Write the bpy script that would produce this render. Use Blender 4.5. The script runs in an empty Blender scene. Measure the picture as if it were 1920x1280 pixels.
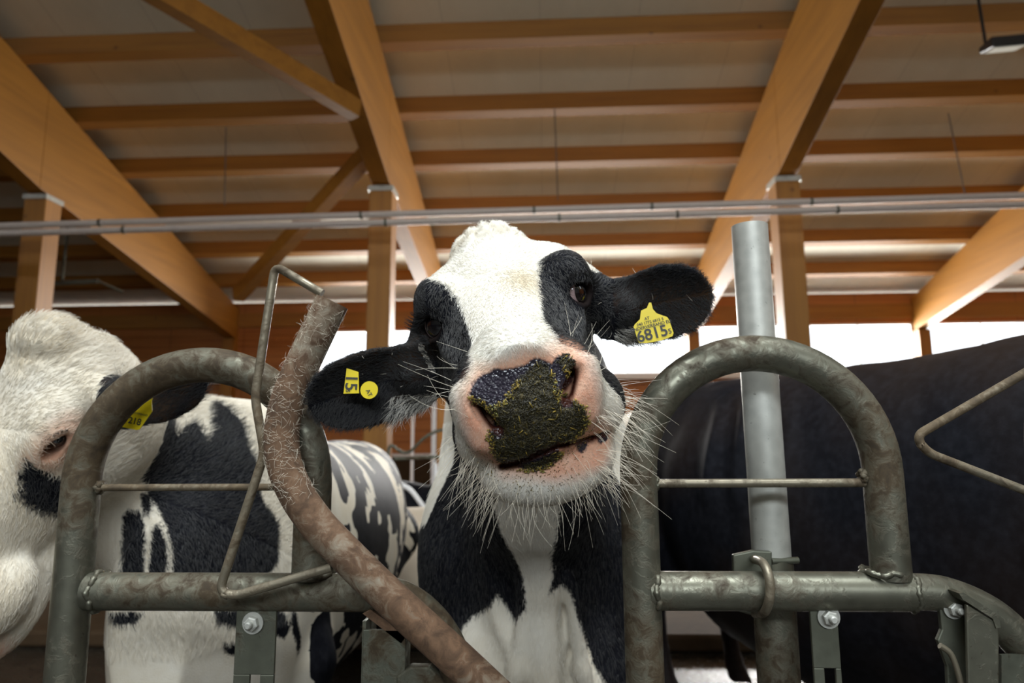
import bpy, bmesh, math, random
import numpy as np
from mathutils import Vector, Matrix
random.seed(4); RS = np.random.RandomState(7)
sc = bpy.context.scene
COL = sc.collection

# ------------------------------------------------------------------ camera
F = 1280.0                                   # focal length in pixels of a 1920 px wide frame (24 mm on 36 mm)
YAW, PITCH, ROLL = math.radians(2.7), math.radians(8.5), math.radians(-0.35)
CP = np.array([0.0, 0.0, 1.1])
_f = np.array([-math.sin(YAW)*math.cos(PITCH), math.cos(YAW)*math.cos(PITCH), math.sin(PITCH)])
_r = np.array([math.cos(YAW), math.sin(YAW), 0.0]); _u = np.cross(_r, _f)
CR = math.cos(ROLL)*_r + math.sin(ROLL)*_u; CU = -math.sin(ROLL)*_r + math.cos(ROLL)*_u; CF = _f
cam = bpy.data.objects.new('camera', bpy.data.cameras.new('camera')); COL.objects.link(cam)
M = Matrix.Identity(4)
for i in range(3):
    M[i][0], M[i][1], M[i][2], M[i][3] = CR[i], CU[i], -CF[i], CP[i]
cam.matrix_world = M
cam.data.lens = 24.0; cam.data.sensor_width = 36.0; cam.data.clip_start = 0.05; cam.data.clip_end = 300
cam.data.dof.use_dof = True; cam.data.dof.focus_distance = 0.80; cam.data.dof.aperture_fstop = 5.0
sc.camera = cam

def at(px, py, Y):
    """the point on the vertical plane y=Y that lies at this place of the photo"""
    d = CF + CR*((px-960)/F) - CU*((py-640)/F)
    return CP + d*(Y/d[1])
def at_plane(px, py, z0, s):
    """the point on the sloping plane z = z0 + s*y"""
    d = CF + CR*((px-960)/F) - CU*((py-640)/F)
    t = (z0 + s*CP[1] - CP[2])/(d[2]-s*d[1])
    return CP + d*t

# ------------------------------------------------------------------ world, lights, exposure
w = bpy.data.worlds.new('sky'); sc.world = w; w.use_nodes = True
bgn = w.node_tree.nodes['Background']; bgn.inputs[0].default_value = (0.90, 0.95, 1.0, 1); bgn.inputs[1].default_value = 3.0
sc.view_settings.view_transform = 'Standard'; sc.view_settings.look = 'None'
sc.view_settings.gamma = 1; sc.view_settings.use_curve_mapping = False
sc.view_settings.exposure = 0.0
def area(name, loc, tgt, sx, sy, power, col, spread=180):
    l = bpy.data.lights.new(name, 'AREA'); l.shape = 'RECTANGLE'; l.size = sx; l.size_y = sy
    l.energy = power; l.color = col; l.spread = math.radians(spread)
    o = bpy.data.objects.new(name, l); COL.objects.link(o); o.location = loc
    o.rotation_euler = (Vector(tgt)-Vector(loc)).to_track_quat('-Z', 'Y').to_euler()
    return o
WALL_Y = 11.9
# daylight through the open ridge above the feed alley and through an added, unseen window band behind the camera, for frontal light and highlights
area('ridge_daylight', (0.2, -0.6, 7.0), (0.0, 0.5, 1.0), 4.2, 1.3, 172, (0.88, 0.95, 1.0), 110)
area('front_fill_light', (0.4, -6.3, 4.1), (0.0, 1.0, 1.2), 7.0, 0.9, 72, (0.86, 0.94, 1.0), 75)
# daylight through the long window band in the far wall
for k, xx in enumerate((-1.9, 2.2, 6.3, 10.4)):
    area('window_daylight', (xx, WALL_Y+0.35, 2.62), (xx, 0.0, 3.0), 4.0, 0.8, 340, (1.0, 0.98, 0.94), 115)

# ------------------------------------------------------------------ helpers
def tag(o, label=None, cat=None, group=None, kind=None):
    if label: o['label'] = label
    if cat: o['category'] = cat
    if group: o['group'] = group
    if kind: o['kind'] = kind
    return o
def empty(name, loc, label, cat, group=None):
    o = bpy.data.objects.new(name, None); COL.objects.link(o); o.location = loc; o.empty_display_size = 0.1
    return tag(o, label, cat, group)
def link(name, me, mat=None, parent=None):
    o = bpy.data.objects.new(name, me); COL.objects.link(o)
    if mat:
        for m in (mat if isinstance(mat, (list, tuple)) else [mat]): me.materials.append(m)
    if parent is not None:
        o.parent = parent
        o.matrix_parent_inverse = Matrix.Translation(parent.location).inverted() if parent.parent is None else Matrix.Identity(4)
    return o
def mesh_np(name, V, Fq, smooth=True):
    me = bpy.data.meshes.new(name)
    me.from_pydata([tuple(v) for v in V], [], [tuple(f) for f in Fq]) if not isinstance(Fq, np.ndarray) else _fast(me, V, Fq)
    me.update()
    if smooth: me.polygons.foreach_set('use_smooth', [True]*len(me.polygons))
    return me
def _fast(me, V, Q):
    n, k = Q.shape
    me.vertices.add(len(V)); me.vertices.foreach_set('co', np.asarray(V, dtype=np.float32).ravel())
    me.loops.add(n*k); me.loops.foreach_set('vertex_index', Q.astype(np.int32).ravel())
    me.polygons.add(n); me.polygons.foreach_set('loop_start', np.arange(0, n*k, k, dtype=np.int32))
    me.update(calc_edges=True); me.validate()
class MB:
    """collects shapes, builds ONE mesh object"""
    def __init__(s): s.V = []; s.F = []; s.S = []; s.MI = []; s.mi = 0
    def add(s, V, Fc, smooth):
        b = len(s.V); s.V += [tuple(v) for v in V]; s.F += [tuple(i+b for i in f) for f in Fc]
        s.S += [smooth]*len(Fc); s.MI += [s.mi]*len(Fc)
    def box(s, lo, hi):
        x0, y0, z0 = lo; x1, y1, z1 = hi
        s.hexa([(x0,y0,z0),(x1,y0,z0),(x1,y1,z0),(x0,y1,z0),(x0,y0,z1),(x1,y0,z1),(x1,y1,z1),(x0,y1,z1)])
    def hexa(s, P):
        s.add(P, [(0,3,2,1),(4,5,6,7),(0,1,5,4),(1,2,6,5),(2,3,7,6),(3,0,4,7)], False)
    def beam(s, a, b, w, h, up=(0,0,1)):
        a = Vector(a); b = Vector(b); d = (b-a).normalized(); sx = d.cross(Vector(up)).normalized()*w/2; sz = sx.normalized().cross(d)*h/2
        s.hexa([a-sx-sz, a+sx-sz, b+sx-sz, b-sx-sz, a-sx+sz, a+sx+sz, b+sx+sz, b-sx+sz])
    def prism(s, pts, nrm, th):
        n = Vector(nrm).normalized()*th; P = [Vector(p) for p in pts]; k = len(P)
        V = P+[p+n for p in P]
        Fc = [tuple(range(k))[::-1], tuple(range(k, 2*k))]+[(i, (i+1) % k, (i+1) % k+k, i+k) for i in range(k)]
        s.add(V, Fc, False)
    def tube(s, pts, r, seg=20, cap=True, hollow=0.0):
        P = [Vector(p) for p in pts]; n = len(P)
        R = r if isinstance(r, (list, tuple, np.ndarray)) else [r]*n
        T = [(P[min(i+1, n-1)]-P[max(i-1, 0)]).normalized() for i in range(n)]
        u = T[0].orthogonal().normalized(); rings = []
        for i in range(n):
            u = (u-T[i]*u.dot(T[i])).normalized(); v = T[i].cross(u)
            rings.append([P[i]+(u*math.cos(a)+v*math.sin(a))*R[i] for a in (2*math.pi*k/seg for k in range(seg))])
        V = [p for q in rings for p in q]
        Fc = [(i*seg+k, i*seg+(k+1) % seg, (i+1)*seg+(k+1) % seg, (i+1)*seg+k) for i in range(n-1) for k in range(seg)]
        s.add(V, Fc, True)
        if cap and not hollow:
            s.add(rings[0], [tuple(range(seg))[::-1]], False); s.add(rings[-1], [tuple(range(seg))], False)
        if hollow:   # open pipe with a wall thickness
            for e, sg in ((0, 1), (n-1, -1)):
                t = T[e]*sg; c = P[e]
                inn = [c+(p-c)*(1-hollow) for p in rings[e]]; deep = [q+t*R[e]*5 for q in inn]
                V = list(rings[e])+inn+deep
                s.add(V, [(k, (k+1) % seg, (k+1) % seg+seg, k+seg) for k in range(seg)], False)
                s.add(V, [(k+seg, (k+1) % seg+seg, (k+1) % seg+2*seg, k+2*seg) for k in range(seg)], True)
                s.add(deep, [tuple(range(seg))], False)
    def lathe(s, c, ax, prof, seg=20):
        c = Vector(c); ax = Vector(ax).normalized(); u = ax.orthogonal().normalized(); v = ax.cross(u)
        V = [c+ax*h+(u*math.cos(2*math.pi*k/seg)+v*math.sin(2*math.pi*k/seg))*r for h, r in prof for k in range(seg)]
        n = len(prof)
        Fc = [(i*seg+k, i*seg+(k+1) % seg, (i+1)*seg+(k+1) % seg, (i+1)*seg+k) for i in range(n-1) for k in range(seg)]
        Fc += [tuple(range(seg))[::-1], tuple((n-1)*seg+k for k in range(seg))]
        s.add(V, Fc, False)
    def build(s, name, mat, parent=None, bevel=0.0):
        me = bpy.data.meshes.new(name); me.from_pydata(s.V, [], s.F); me.update()
        me.polygons.foreach_set('use_smooth', s.S); me.polygons.foreach_set('material_index', s.MI)
        bm = bmesh.new(); bm.from_mesh(me); bmesh.ops.recalc_face_normals(bm, faces=bm.faces); bm.to_mesh(me); bm.free()
        o = link(name, me, mat, parent)
        if bevel:
            m = o.modifiers.new('bevel', 'BEVEL'); m.width = bevel; m.segments = 2; m.limit_method = 'ANGLE'; m.angle_limit = math.radians(50)
        return o
def spline(P, n=8, closed=False):
    """Catmull-Rom through the points"""
    P = [np.array(p, float) for p in P]; out = []; k = len(P)
    for i in range(k-1):
        p0, p1, p2, p3 = P[max(i-1, 0)], P[i], P[i+1], P[min(i+2, k-1)]
        for j in range(n):
            t = j/n; out.append(0.5*((2*p1)+(-p0+p2)*t+(2*p0-5*p1+4*p2-p3)*t*t+(-p0+3*p1-3*p2+p3)*t**3))
    out.append(P[-1]); return out
def rounded(P, r, n=5):
    """polyline with its corners rounded to radius r"""
    P = [Vector(p) for p in P]; out = [P[0]]
    for i in range(1, len(P)-1):
        a = (P[i-1]-P[i]).normalized(); b = (P[i+1]-P[i]).normalized()
        q0, q1 = P[i]+a*r, P[i]+b*r
        for j in range(n+1):
            t = j/n; out.append(q0*(1-t)**2+P[i]*2*t*(1-t)+q1*t*t)
    out.append(P[-1]); return out

# ------------------------------------------------------------------ materials
class NT:
    def __init__(s, name):
        s.m = bpy.data.materials.new(name); s.m.use_nodes = True; s.t = s.m.node_tree
        s.b = s.t.nodes['Principled BSDF']; s.co = s.t.nodes.new('ShaderNodeTexCoord'); s.obj = s.co.outputs['Object']
    def n(s, typ, **kw):
        x = s.t.nodes.new(typ)
        for k, v in kw.items():
            if k[0] == 'i' and k[1:].isdigit(): s.set(x.inputs[int(k[1:])], v)
            elif k in x.inputs: s.set(x.inputs[k], v)
            else: setattr(x, k, v)
        return x
    def set(s, i, v):
        if isinstance(v, bpy.types.NodeSocket): s.t.links.new(v, i)
        elif isinstance(v, (tuple, list)) and len(v) == 3 and i.type == 'RGBA': i.default_value = (*v, 1)
        else: i.default_value = v
    def mapping(s, scale=(1,1,1), rot=(0,0,0), vec=None):
        x = s.n('ShaderNodeMapping'); s.set(x.inputs['Vector'], vec or s.obj); x.inputs['Scale'].default_value = scale; x.inputs['Rotation'].default_value = rot
        return x.outputs[0]
    def noise(s, scale, detail=4, rough=0.55, vec=None, dist=0.0):
        x = s.n('ShaderNodeTexNoise', Scale=scale, Detail=detail, Roughness=rough, Distortion=dist); s.set(x.inputs['Vector'], vec or s.obj); return x.outputs[0]
    def ramp(s, fac, stops):
        x = s.n('ShaderNodeValToRGB'); s.set(x.inputs[0], fac); r = x.color_ramp
        while len(r.elements) < len(stops): r.elements.new(0.5)
        for e, (p, c) in zip(r.elements, stops):
            e.position = p; e.color = (*c, 1) if not isinstance(c, float) else (c, c, c, 1)
        return x.outputs[0]
    def mix(s, fac, a, b, typ='MIX'):
        x = s.n('ShaderNodeMix', data_type='RGBA', blend_type=typ); s.set(x.inputs[0], fac); s.set(x.inputs[6], a); s.set(x.inputs[7], b); return x.outputs[2]
    def math(s, op, a, b=0.0, c=0.0):
        x = s.n('ShaderNodeMath', operation=op); s.set(x.inputs[0], a); s.set(x.inputs[1], b); s.set(x.inputs[2], c); return x.outputs[0]
    def attr(s, name):
        return s.n('ShaderNodeAttribute', attribute_name=name).outputs['Fac']
    def bump(s, h, strength=0.3, dist=0.01, nrm=None):
        x = s.n('ShaderNodeBump', Strength=strength, Distance=dist); s.set(x.inputs['Height'], h)
        if nrm: s.set(x.inputs['Normal'], nrm)
        return x.outputs[0]
    def out(s, base=None, rough=None, metal=None, normal=None, **kw):
        for k, v in (('Base Color', base), ('Roughness', rough), ('Metallic', metal), ('Normal', normal), *kw.items()):
            if v is not None: s.set(s.b.inputs[k.replace('_', ' ')], v)
        return s.m
def wood(name, c1, c2, axis, rough=0.55):
    t = NT(name); sc_ = [9, 9, 9]; sc_[axis] = 0.5
    g = t.noise(1.6, 5, 0.6, t.mapping(sc_)); big = t.noise(0.8, 2)
    lam = [0.6, 0.6, 0.6]; lam[axis] = 0.25
    k = t.ramp(g, [(0.3, c1), (0.62, c2)])
    k = t.mix(t.ramp(big, [(0.35, 0.0), (0.7, 0.35)]), k, tuple(x*0.75 for x in c2))
    vor = t.n('ShaderNodeTexVoronoi', Scale=2.2); t.set(vor.inputs['Vector'], t.obj)
    kn = t.ramp(vor.outputs['Distance'], [(0.03, 1.0), (0.07, 0.0)])
    k = t.mix(t.math('MULTIPLY', kn, 0.6), k, tuple(x*0.35 for x in c1))
    return t.out(k, rough, normal=t.bump(g, 0.1, 0.004))
WOOD_X = wood('spruce_lengthways', (0.27, 0.110, 0.012), (0.37, 0.157, 0.018), 0)
WOOD_Y = wood('spruce_deep', (0.30, 0.124, 0.012), (0.40, 0.172, 0.018), 1)
WOOD_Z = wood('spruce_upright', (0.30, 0.122, 0.017), (0.40, 0.175, 0.024), 2)
def m_boards():
    t = NT('spruce_boarding'); se = t.n('ShaderNodeSeparateXYZ'); t.set(se.inputs[0], t.obj)
    z = t.math('FRACT', t.math('MULTIPLY', se.outputs[2], 1/0.19)); x = t.math('FRACT', t.math('MULTIPLY', se.outputs[0], 1/1.35))
    ln = t.math('MAXIMUM', t.ramp(z, [(0.0, 1.0), (0.06, 0.0)]), t.ramp(x, [(0.0, 1.0), (0.012, 0.0)]))
    g = t.noise(1.6, 4, 0.6, t.mapping((0.5, 9, 9)))
    k = t.ramp(g, [(0.3, (0.36, 0.120, 0.024)), (0.65, (0.48, 0.180, 0.036))])
    return t.out(t.mix(ln, k, (0.16, 0.055, 0.015)), 0.6, normal=t.bump(ln, 0.5, -0.01))
BOARDS = m_boards()
def m_roof():
    t = NT('pale_roof_panel'); se = t.n('ShaderNodeSeparateXYZ'); t.set(se.inputs[0], t.obj)
    f = t.math('FRACT', t.math('MULTIPLY', se.outputs[0], 1.0)); ln = t.ramp(f, [(0.0, 1.0), (0.012, 0.0)])
    n = t.noise(3.0, 4, 0.6, t.mapping((1, .3, 1))); g = t.noise(90, 2)
    k = t.ramp(n, [(0.3, (0.78, 0.76, 0.62)), (0.7, (0.85, 0.83, 0.69))])
    k = t.mix(t.ramp(g, [(0.5, 0.0), (0.9, 0.25)]), k, (0.5, 0.47, 0.4))
    return t.out(t.mix(t.math('MULTIPLY', ln, 0.45), k, (0.3, 0.28, 0.24)), 0.7)
ROOF = m_roof()
def m_steel(name, base, dirt, amt, rough=0.38, metal=0.75, sc1=1.0):
    t = NT(name)
    sp = t.n('ShaderNodeTexVoronoi', Scale=55*sc1, feature='F1'); t.set(sp.inputs['Vector'], t.obj)
    n1 = t.noise(14*sc1, 5, 0.6); n2 = t.noise(45*sc1, 6, 0.65, dist=0.6); n3 = t.noise(4.5, 3, 0.5)
    k = t.mix(t.ramp(n1, [(0.35, 0.0), (0.7, 1.0)]), base, tuple(x*0.68 for x in base))
    k = t.mix(t.math('MULTIPLY', sp.outputs['Distance'], 0.5), k, tuple(min(1, x*1.3) for x in base))
    d = t.ramp(t.math('ADD', t.math('MULTIPLY', n2, 0.5), t.math('MULTIPLY', n3, 0.6)), [(0.66-amt*0.3, 0.0), (0.74-amt*0.22, 1.0)])
    spk = t.ramp(t.noise(120, 3, 0.7), [(0.66, 0.0), (0.72, 0.8)])
    k = t.mix(d, k, t.mix(t.ramp(n2, [(0.4, 0.0), (0.65, 1.0)]), dirt, tuple(x*0.45 for x in dirt)))
    k = t.mix(t.math('MULTIPLY', spk, 0.7), k, tuple(x*0.35 for x in dirt))
    r = t.math('ADD', t.math('MULTIPLY', d, 0.4), t.math('ADD', t.math('MULTIPLY', n1, 0.25), rough-0.1))
    mm = t.math('MULTIPLY', t.math('SUBTRACT', 1.0, t.math('MULTIPLY', d, 0.85)), metal)
    h = t.math('ADD', t.math('MULTIPLY', d, 0.6), t.math('MULTIPLY', n2, 0.35))
    return t.out(k, r, mm, t.bump(h, 0.45, 0.0016))
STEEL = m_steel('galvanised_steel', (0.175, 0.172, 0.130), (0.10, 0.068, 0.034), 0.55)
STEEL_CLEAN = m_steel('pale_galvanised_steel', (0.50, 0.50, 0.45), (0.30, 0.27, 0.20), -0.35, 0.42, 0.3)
STEEL_DIRTY = m_steel('rusty_soiled_steel', (0.30, 0.27, 0.20), (0.20, 0.115, 0.065), 0.80, 0.5, 0.3)
STEEL_DARK = m_steel('grimy_plate_steel', (0.135, 0.14, 0.105), (0.10, 0.07, 0.035), 0.4, 0.45, 0.6)
ROD = m_steel('worn_steel_rod', (0.24, 0.21, 0.15), (0.16, 0.115, 0.065), 0.5, 0.4, 0.6)
def plain(name, c, rough=0.5, metal=0.0, noise=0.0, **kw):
    t = NT(name); k = c
    if noise: k = t.mix(t.noise(18, 4), tuple(x*(1-noise) for x in c), tuple(min(1, x*(1+noise)) for x in c))
    return t.out(k, rough, metal, **kw)
WHITE_PAINT = plain('white_frame', (0.82, 0.82, 0.82), 0.5)
PIPE = plain('pale_plastic_pipe', (0.66, 0.58, 0.52), 0.45, noise=0.08)
WIRE = plain('thin_dark_wire', (0.10, 0.09, 0.08), 0.5)
BLACKM = plain('black_housing', (0.015, 0.015, 0.017), 0.4)
CONC = plain('stained_concrete', (0.055, 0.034, 0.018), 0.8, noise=0.35, Specular_IOR_Level=0.1)
DARKWALL = plain('neutral_grey_boards', (0.10, 0.105, 0.10), 0.8, noise=0.2)  # neutral grey keeps light bounced off the unseen wall from turning warm
def m_floor():
    t = NT('wet_slurry_floor'); n = t.noise(9, 6, 0.6); n2 = t.noise(38, 5, 0.6)
    k = t.ramp(n, [(0.3, (0.012, 0.011, 0.009)), (0.7, (0.035, 0.028, 0.020))])
    return t.out(k, t.ramp(n2, [(0.3, 0.10), (0.7, 0.32)]), normal=t.bump(t.math('ADD', n2, n), 0.3, 0.02))
FLOOR = m_floor()
# ------------------------------------------------------------------ the barn
U = 6.0; SL = -0.30                      # rafter-top plane: z = 1.1 + U - 0.3 y
def zr(y): return 1.1+U+SL*y
XL, XR = -16.0, 16.0
b = MB(); b.box((XL, -6.0, -0.1), (XR, WALL_Y+0.2, 0.0)); tag(b.build('floor', FLOOR), kind='structure')
# roof skin above the purlins, ridge gap above the feed alley, other slope falling behind the camera
b = MB(); PH = 0.20
for (ya, yb) in ((0.15, WALL_Y+0.25),):
    b.hexa([(XL, ya, zr(ya)+PH), (XR, ya, zr(ya)+PH), (XR, yb, zr(yb)+PH), (XL, yb, zr(yb)+PH),
            (XL, ya, zr(ya)+PH+.1), (XR, ya, zr(ya)+PH+.1), (XR, yb, zr(yb)+PH+.1), (XL, yb, zr(yb)+PH+.1)])
tag(b.build('ceiling', ROOF), kind='structure')
b = MB(); ya, yb = -6.2, -1.35; z0 = lambda y: zr(.15)+.3*(y+1.35)+PH
b.hexa([(XL, ya, z0(ya)), (XR, ya, z0(ya)), (XR, yb, z0(yb)), (XL, yb, z0(yb)), (XL, ya, z0(ya)+.1), (XR, ya, z0(ya)+.1), (XR, yb, z0(yb)+.1), (XL, yb, z0(yb)+.1)])
o = b.build('ceiling', ROOF); o.name = 'ceiling_front'; tag(o, kind='structure')
b = MB(); b.box((XL, -6.2, 0), (XR, -6.0, 3.6)); b.box((XL, -6.2, 4.6), (XR, -6.0, 6.2)); b.box((XL, -6.2, 3.6), (-3.2, -6.0, 4.6)); b.box((4.0, -6.2, 3.6), (XR, -6.0, 4.6)); tag(b.build('wall_front', DARKWALL), kind='structure')  # unseen wall, closed to hold back frontal daylight, with the added window opening
for nm, x in (('wall_left', XL), ('wall_right', XR)):
    b = MB(); b.box((x-.1, -6.2, 0), (x+.1, WALL_Y+.2, 7.4)); tag(b.build(nm, BOARDS), kind='structure')
# far wall: plinth, boarding, window band, header, slit of daylight under the roof
def zat(py, px=1150, Y=WALL_Y): return at(px, py, Y)[2]
zs, zt = zat(702), zat(612)            # window band
zh = zat(557)                          # top of the header
zl = zat(850, 780)
b = MB(); b.box((XL, WALL_Y, zl), (XR, WALL_Y+.14, zs)); b.box((XL, WALL_Y, zt), (XR, WALL_Y+.14, zh)); b.box((XL, WALL_Y, zs), (at(598, 650, WALL_Y)[0], WALL_Y+.14, zt))
tag(b.build('wall_back', BOARDS), kind='structure')
b = MB(); b.box((XL, WALL_Y-.05, 0), (XR, WALL_Y+.16, zl-.03)); b.build('wall_back_plinth', CONC)['kind'] = 'structure'
b = MB(); b.box((XL, WALL_Y-.12, zs-.09), (XR, WALL_Y+.05, zs+.0)); tag(b.build('trim_1', WHITE_PAINT), kind='structure')
b = MB(); b.box((XL, WALL_Y-.09, zl-.05), (XR, WALL_Y+.05, zl)); tag(b.build('trim_2', WHITE_PAINT), kind='structure')
b = MB(); b.box((XL, WALL_Y-.05, zat(604)), (XR, WALL_Y, zat(578))); tag(b.build('trim_3', WOOD_X), kind='structure')

# post rows and rafters. Wall posts at these photo columns
wx = [at(438, 600, WALL_Y)[0], at(836, 600, WALL_Y)[0], at(1296, 600, WALL_Y)[0], at(1722, 600, WALL_Y)[0]]
bay = (wx[3]-wx[0])/3
PY = 7.1
def rafter(name, xw, xp, label):
    """tapered glulam: deep at the inner post, shallow at the wall"""
    o = MB(); w = .20
    def xx(y): return xw+(xp-xw)*(WALL_Y-y)/(WALL_Y-PY)
    def hh(y): return min(1.13, .55+.115*(WALL_Y-y))
    ys = [WALL_Y+.05, PY-.2, 0.25]
    for y1, y0 in zip(ys[:-1], ys[1:]):
        P = []
        for dz in (-1, 0):
            for y, s in ((y0, -1), (y0, 1), (y1, 1), (y1, -1)):
                P.append((xx(y)+s*w/2, y, zr(y)+(dz*hh(y))-0.001))
        o.hexa(P)
    return tag(o.build(name, WOOD_Y, bevel=.006), label, 'roof beam', 'sloping glulam roof beams')
px_ = {0: 65, 1: 711, 2: 1482}
raf_x = [at(-60, 330, PY)[0], at(711, 300, PY)[0], at(1482, 290, PY)[0], at(2230, 300, PY)[0]]
RL = ['big sloping timber roof beam across the upper left corner', 'sloping timber roof beam left of centre, running down behind the white poll of the tagged cow',
      'sloping timber roof beam right of centre, running down behind the bare steel pole', 'sloping timber roof beam coming in from the right edge above the black cow']
for i in range(4): rafter('roof_beam', wx[i], wx[i], RL[i])
# inner posts with their metal caps
PL = ['thick timber post at the far left edge of the barn', 'square timber post left of centre behind the tagged cow', 'square timber post right of centre behind the steel pole']
for i, (pc, ptop, wpx) in enumerate(((60, 330, 85), (711, 302, 47), (1482, 293, 62))):
    Y = PY
    X = wx[i]
    w_ = 0.25
    t = empty('timber_post', (X, Y, 0), PL[i], 'post', 'timber posts carrying the roof beams')
    zt_ = zr(Y)-min(1.13, .55+.115*(WALL_Y-Y))
    q = MB(); q.box((X-w_/2, Y-w_/2, 0), (X+w_/2, Y+w_/2, zt_)); q.build('post_shaft', WOOD_Z, t, bevel=.008)
    q = MB(); q.box((X-w_/2-.012, Y-w_/2-.014, zt_-.06), (X+w_/2+.012, Y+w_/2+.014, zt_-.004)); q.build('steel_cap', STEEL_CLEAN, t)
# purlins over the rafters
PUL = ['uppermost in the photo', 'second from the top', 'third from the top', 'fourth, just behind the pale pipes', 'fifth, below the pale pipes', 'lowest, above the daylight slit at the eave']
for k, yy in enumerate((67, 202, 302, 390, 462, 521)):
    p = at_plane(1100, yy, 1.1+U, SL); Y = p[1]
    q = MB(); n = Vector((0, -SL, 1)).normalized()
    q.hexa([(XL, Y, zr(Y)+.001), (XR, Y, zr(Y)+.001), (XR, Y+.12, zr(Y+.12)+.001), (XL, Y+.12, zr(Y+.12)+.001),
            (XL, Y-.0, zr(Y)+PH-.002), (XR, Y, zr(Y)+PH-.002), (XR, Y+.12, zr(Y+.12)+PH-.002), (XL, Y+.12, zr(Y+.12)+PH-.002)])
    tag(q.build('purlin', WOOD_X), 'long horizontal timber purlin under the pale roof, '+PUL[k], 'purlin', 'horizontal roof purlins')
    print('purlin', Y)
# wall posts
for i, x in enumerate(wx):
    lab = ['timber wall post where the left big roof beam meets the far wall', 'timber wall post on the far wall hidden behind the cow head',
           'timber wall post standing between the bright windows right of the ear tag', 'timber wall post on the far wall above the black cow back'][i]
    q = MB(); q.box((x-.1, WALL_Y-.16, 0), (x+.1, WALL_Y-.125+.12, zr(WALL_Y)-.55))
    tag(q.build('wall_post', WOOD_Z), lab, 'post', 'posts along the far wall')
# braces
def brace(a, b, w, h, lab):
    q = MB(); q.beam(a, b, w, h); tag(q.build('timber_brace', WOOD_X), lab, 'brace')
brace(at(215, -62, 4.0), at(668, 207, 5.56), .12, .16, 'slanting timber brace high at the left, running down from the top edge')
brace(at(446, 553, 8.6), at(690, 288, 6.7), .14, .18, 'slanting timber brace rising to the top of the post left of centre')
# pipes hanging under the roof
def pipe(name, pts, r, lab, grp, mat=None):
    q = MB(); q.tube(pts, r, 14); return tag(q.build(name, mat or PIPE), lab, 'pipe', grp)
YP = 6.7
for k, (pl, pr, lab) in enumerate((((-900, 450), (2700, 343), 'upper of the two long pale pipes hanging level under the roof'),
                                   ((-900, 463), (2700, 361), 'lower of the two long pale pipes hanging level under the roof'))):
    a, b_ = at(*pl, YP-.25+.02*k), at(*pr, YP-.25+.02*k)
    t = empty('water_pipe', a, lab, 'pipe', 'pale pipes under the roof')
    q = MB(); q.tube([a, b_], .034, 14); q.build('pipe_run', PIPE, t)
    for fx in (0.06, .2, .245, .33, .47, .56, .62, .7, .83, .9):
        p = a+(b_-a)*(fx+.013*k); d = (b_-a)/np.linalg.norm(b_-a)
        q = MB(); q.tube([p-d*.012, p+d*.012], .04, 14); q.build('pipe_clip', STEEL_DARK, t)
WL = ['left', 'middle', 'right']
for k, (x1, y1, x0, y0) in enumerate(((421, 385, 424, 238), (1046, 375, 1040, 205), (1809, 362, 1778, 212))):
    q = MB(); q.tube([at(x1, y1, YP-.25), at(x0, y0, YP-.05)], .006, 6)
    tag(q.build('hanger_wire', WIRE), WL[k]+' of the three thin wires holding up the pale pipes', 'wire', 'pipe hanger wires')
# hanging frame with a lamp rail at the far left
t = empty('hanging_rail', at(165, 530, 8.6), 'dark metal rail hanging on a rod behind the far left timber post', 'rail')
q = MB(); q.tube([(at(126, 425, 8.6)[0]+.02, 8.6, zr(8.6)+PH), at(116, 530, 8.6)], .018, 8); q.build('rod', STEEL_DARK, t)
q = MB(); q.beam(at(70, 533, 8.6), at(184, 527, 8.6), .06, .05); q.build('rail', STEEL_DARK, t)
q = MB(); q.tube([at(184, 527, 8.6), at(230, 547, 8.9)], .02, 8); q.build('strut', STEEL_DARK, t)
# floodlight
p0 = Vector(at(1884, 98, 6.0))
t = empty('floodlight', p0, 'black floodlight under the roof in the upper right corner', 'floodlight')
q = MB(); q.hexa([p0+Vector(v) for v in ((-.17,-.10,0),(.15,-.10,.02),(.17,.12,.08),(-.15,.12,.06),(-.17,-.10,.10),(.15,-.10,.12),(.17,.12,.14),(-.15,.12,.12))]); q.build('housing', BLACKM, t, bevel=.01)
q = MB(); q.hexa([p0+Vector(v)*1.0 for v in ((-.14,-.09,-.008),(.13,-.09,.012),(.15,.09,.062),(-.12,.09,.042),(-.14,-.09,.004),(.13,-.09,.024),(.15,.09,.07),(-.12,.09,.05))]); q.build('glass', plain('lamp_glass', (.55,.56,.5), .2), t)
q = MB(); q.tube([p0+Vector((-.12,.06,.11)), p0+Vector((-.12,.1,zr(6.0)-p0.z+.15))], .014, 8); q.build('bracket', BLACKM, t)

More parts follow.
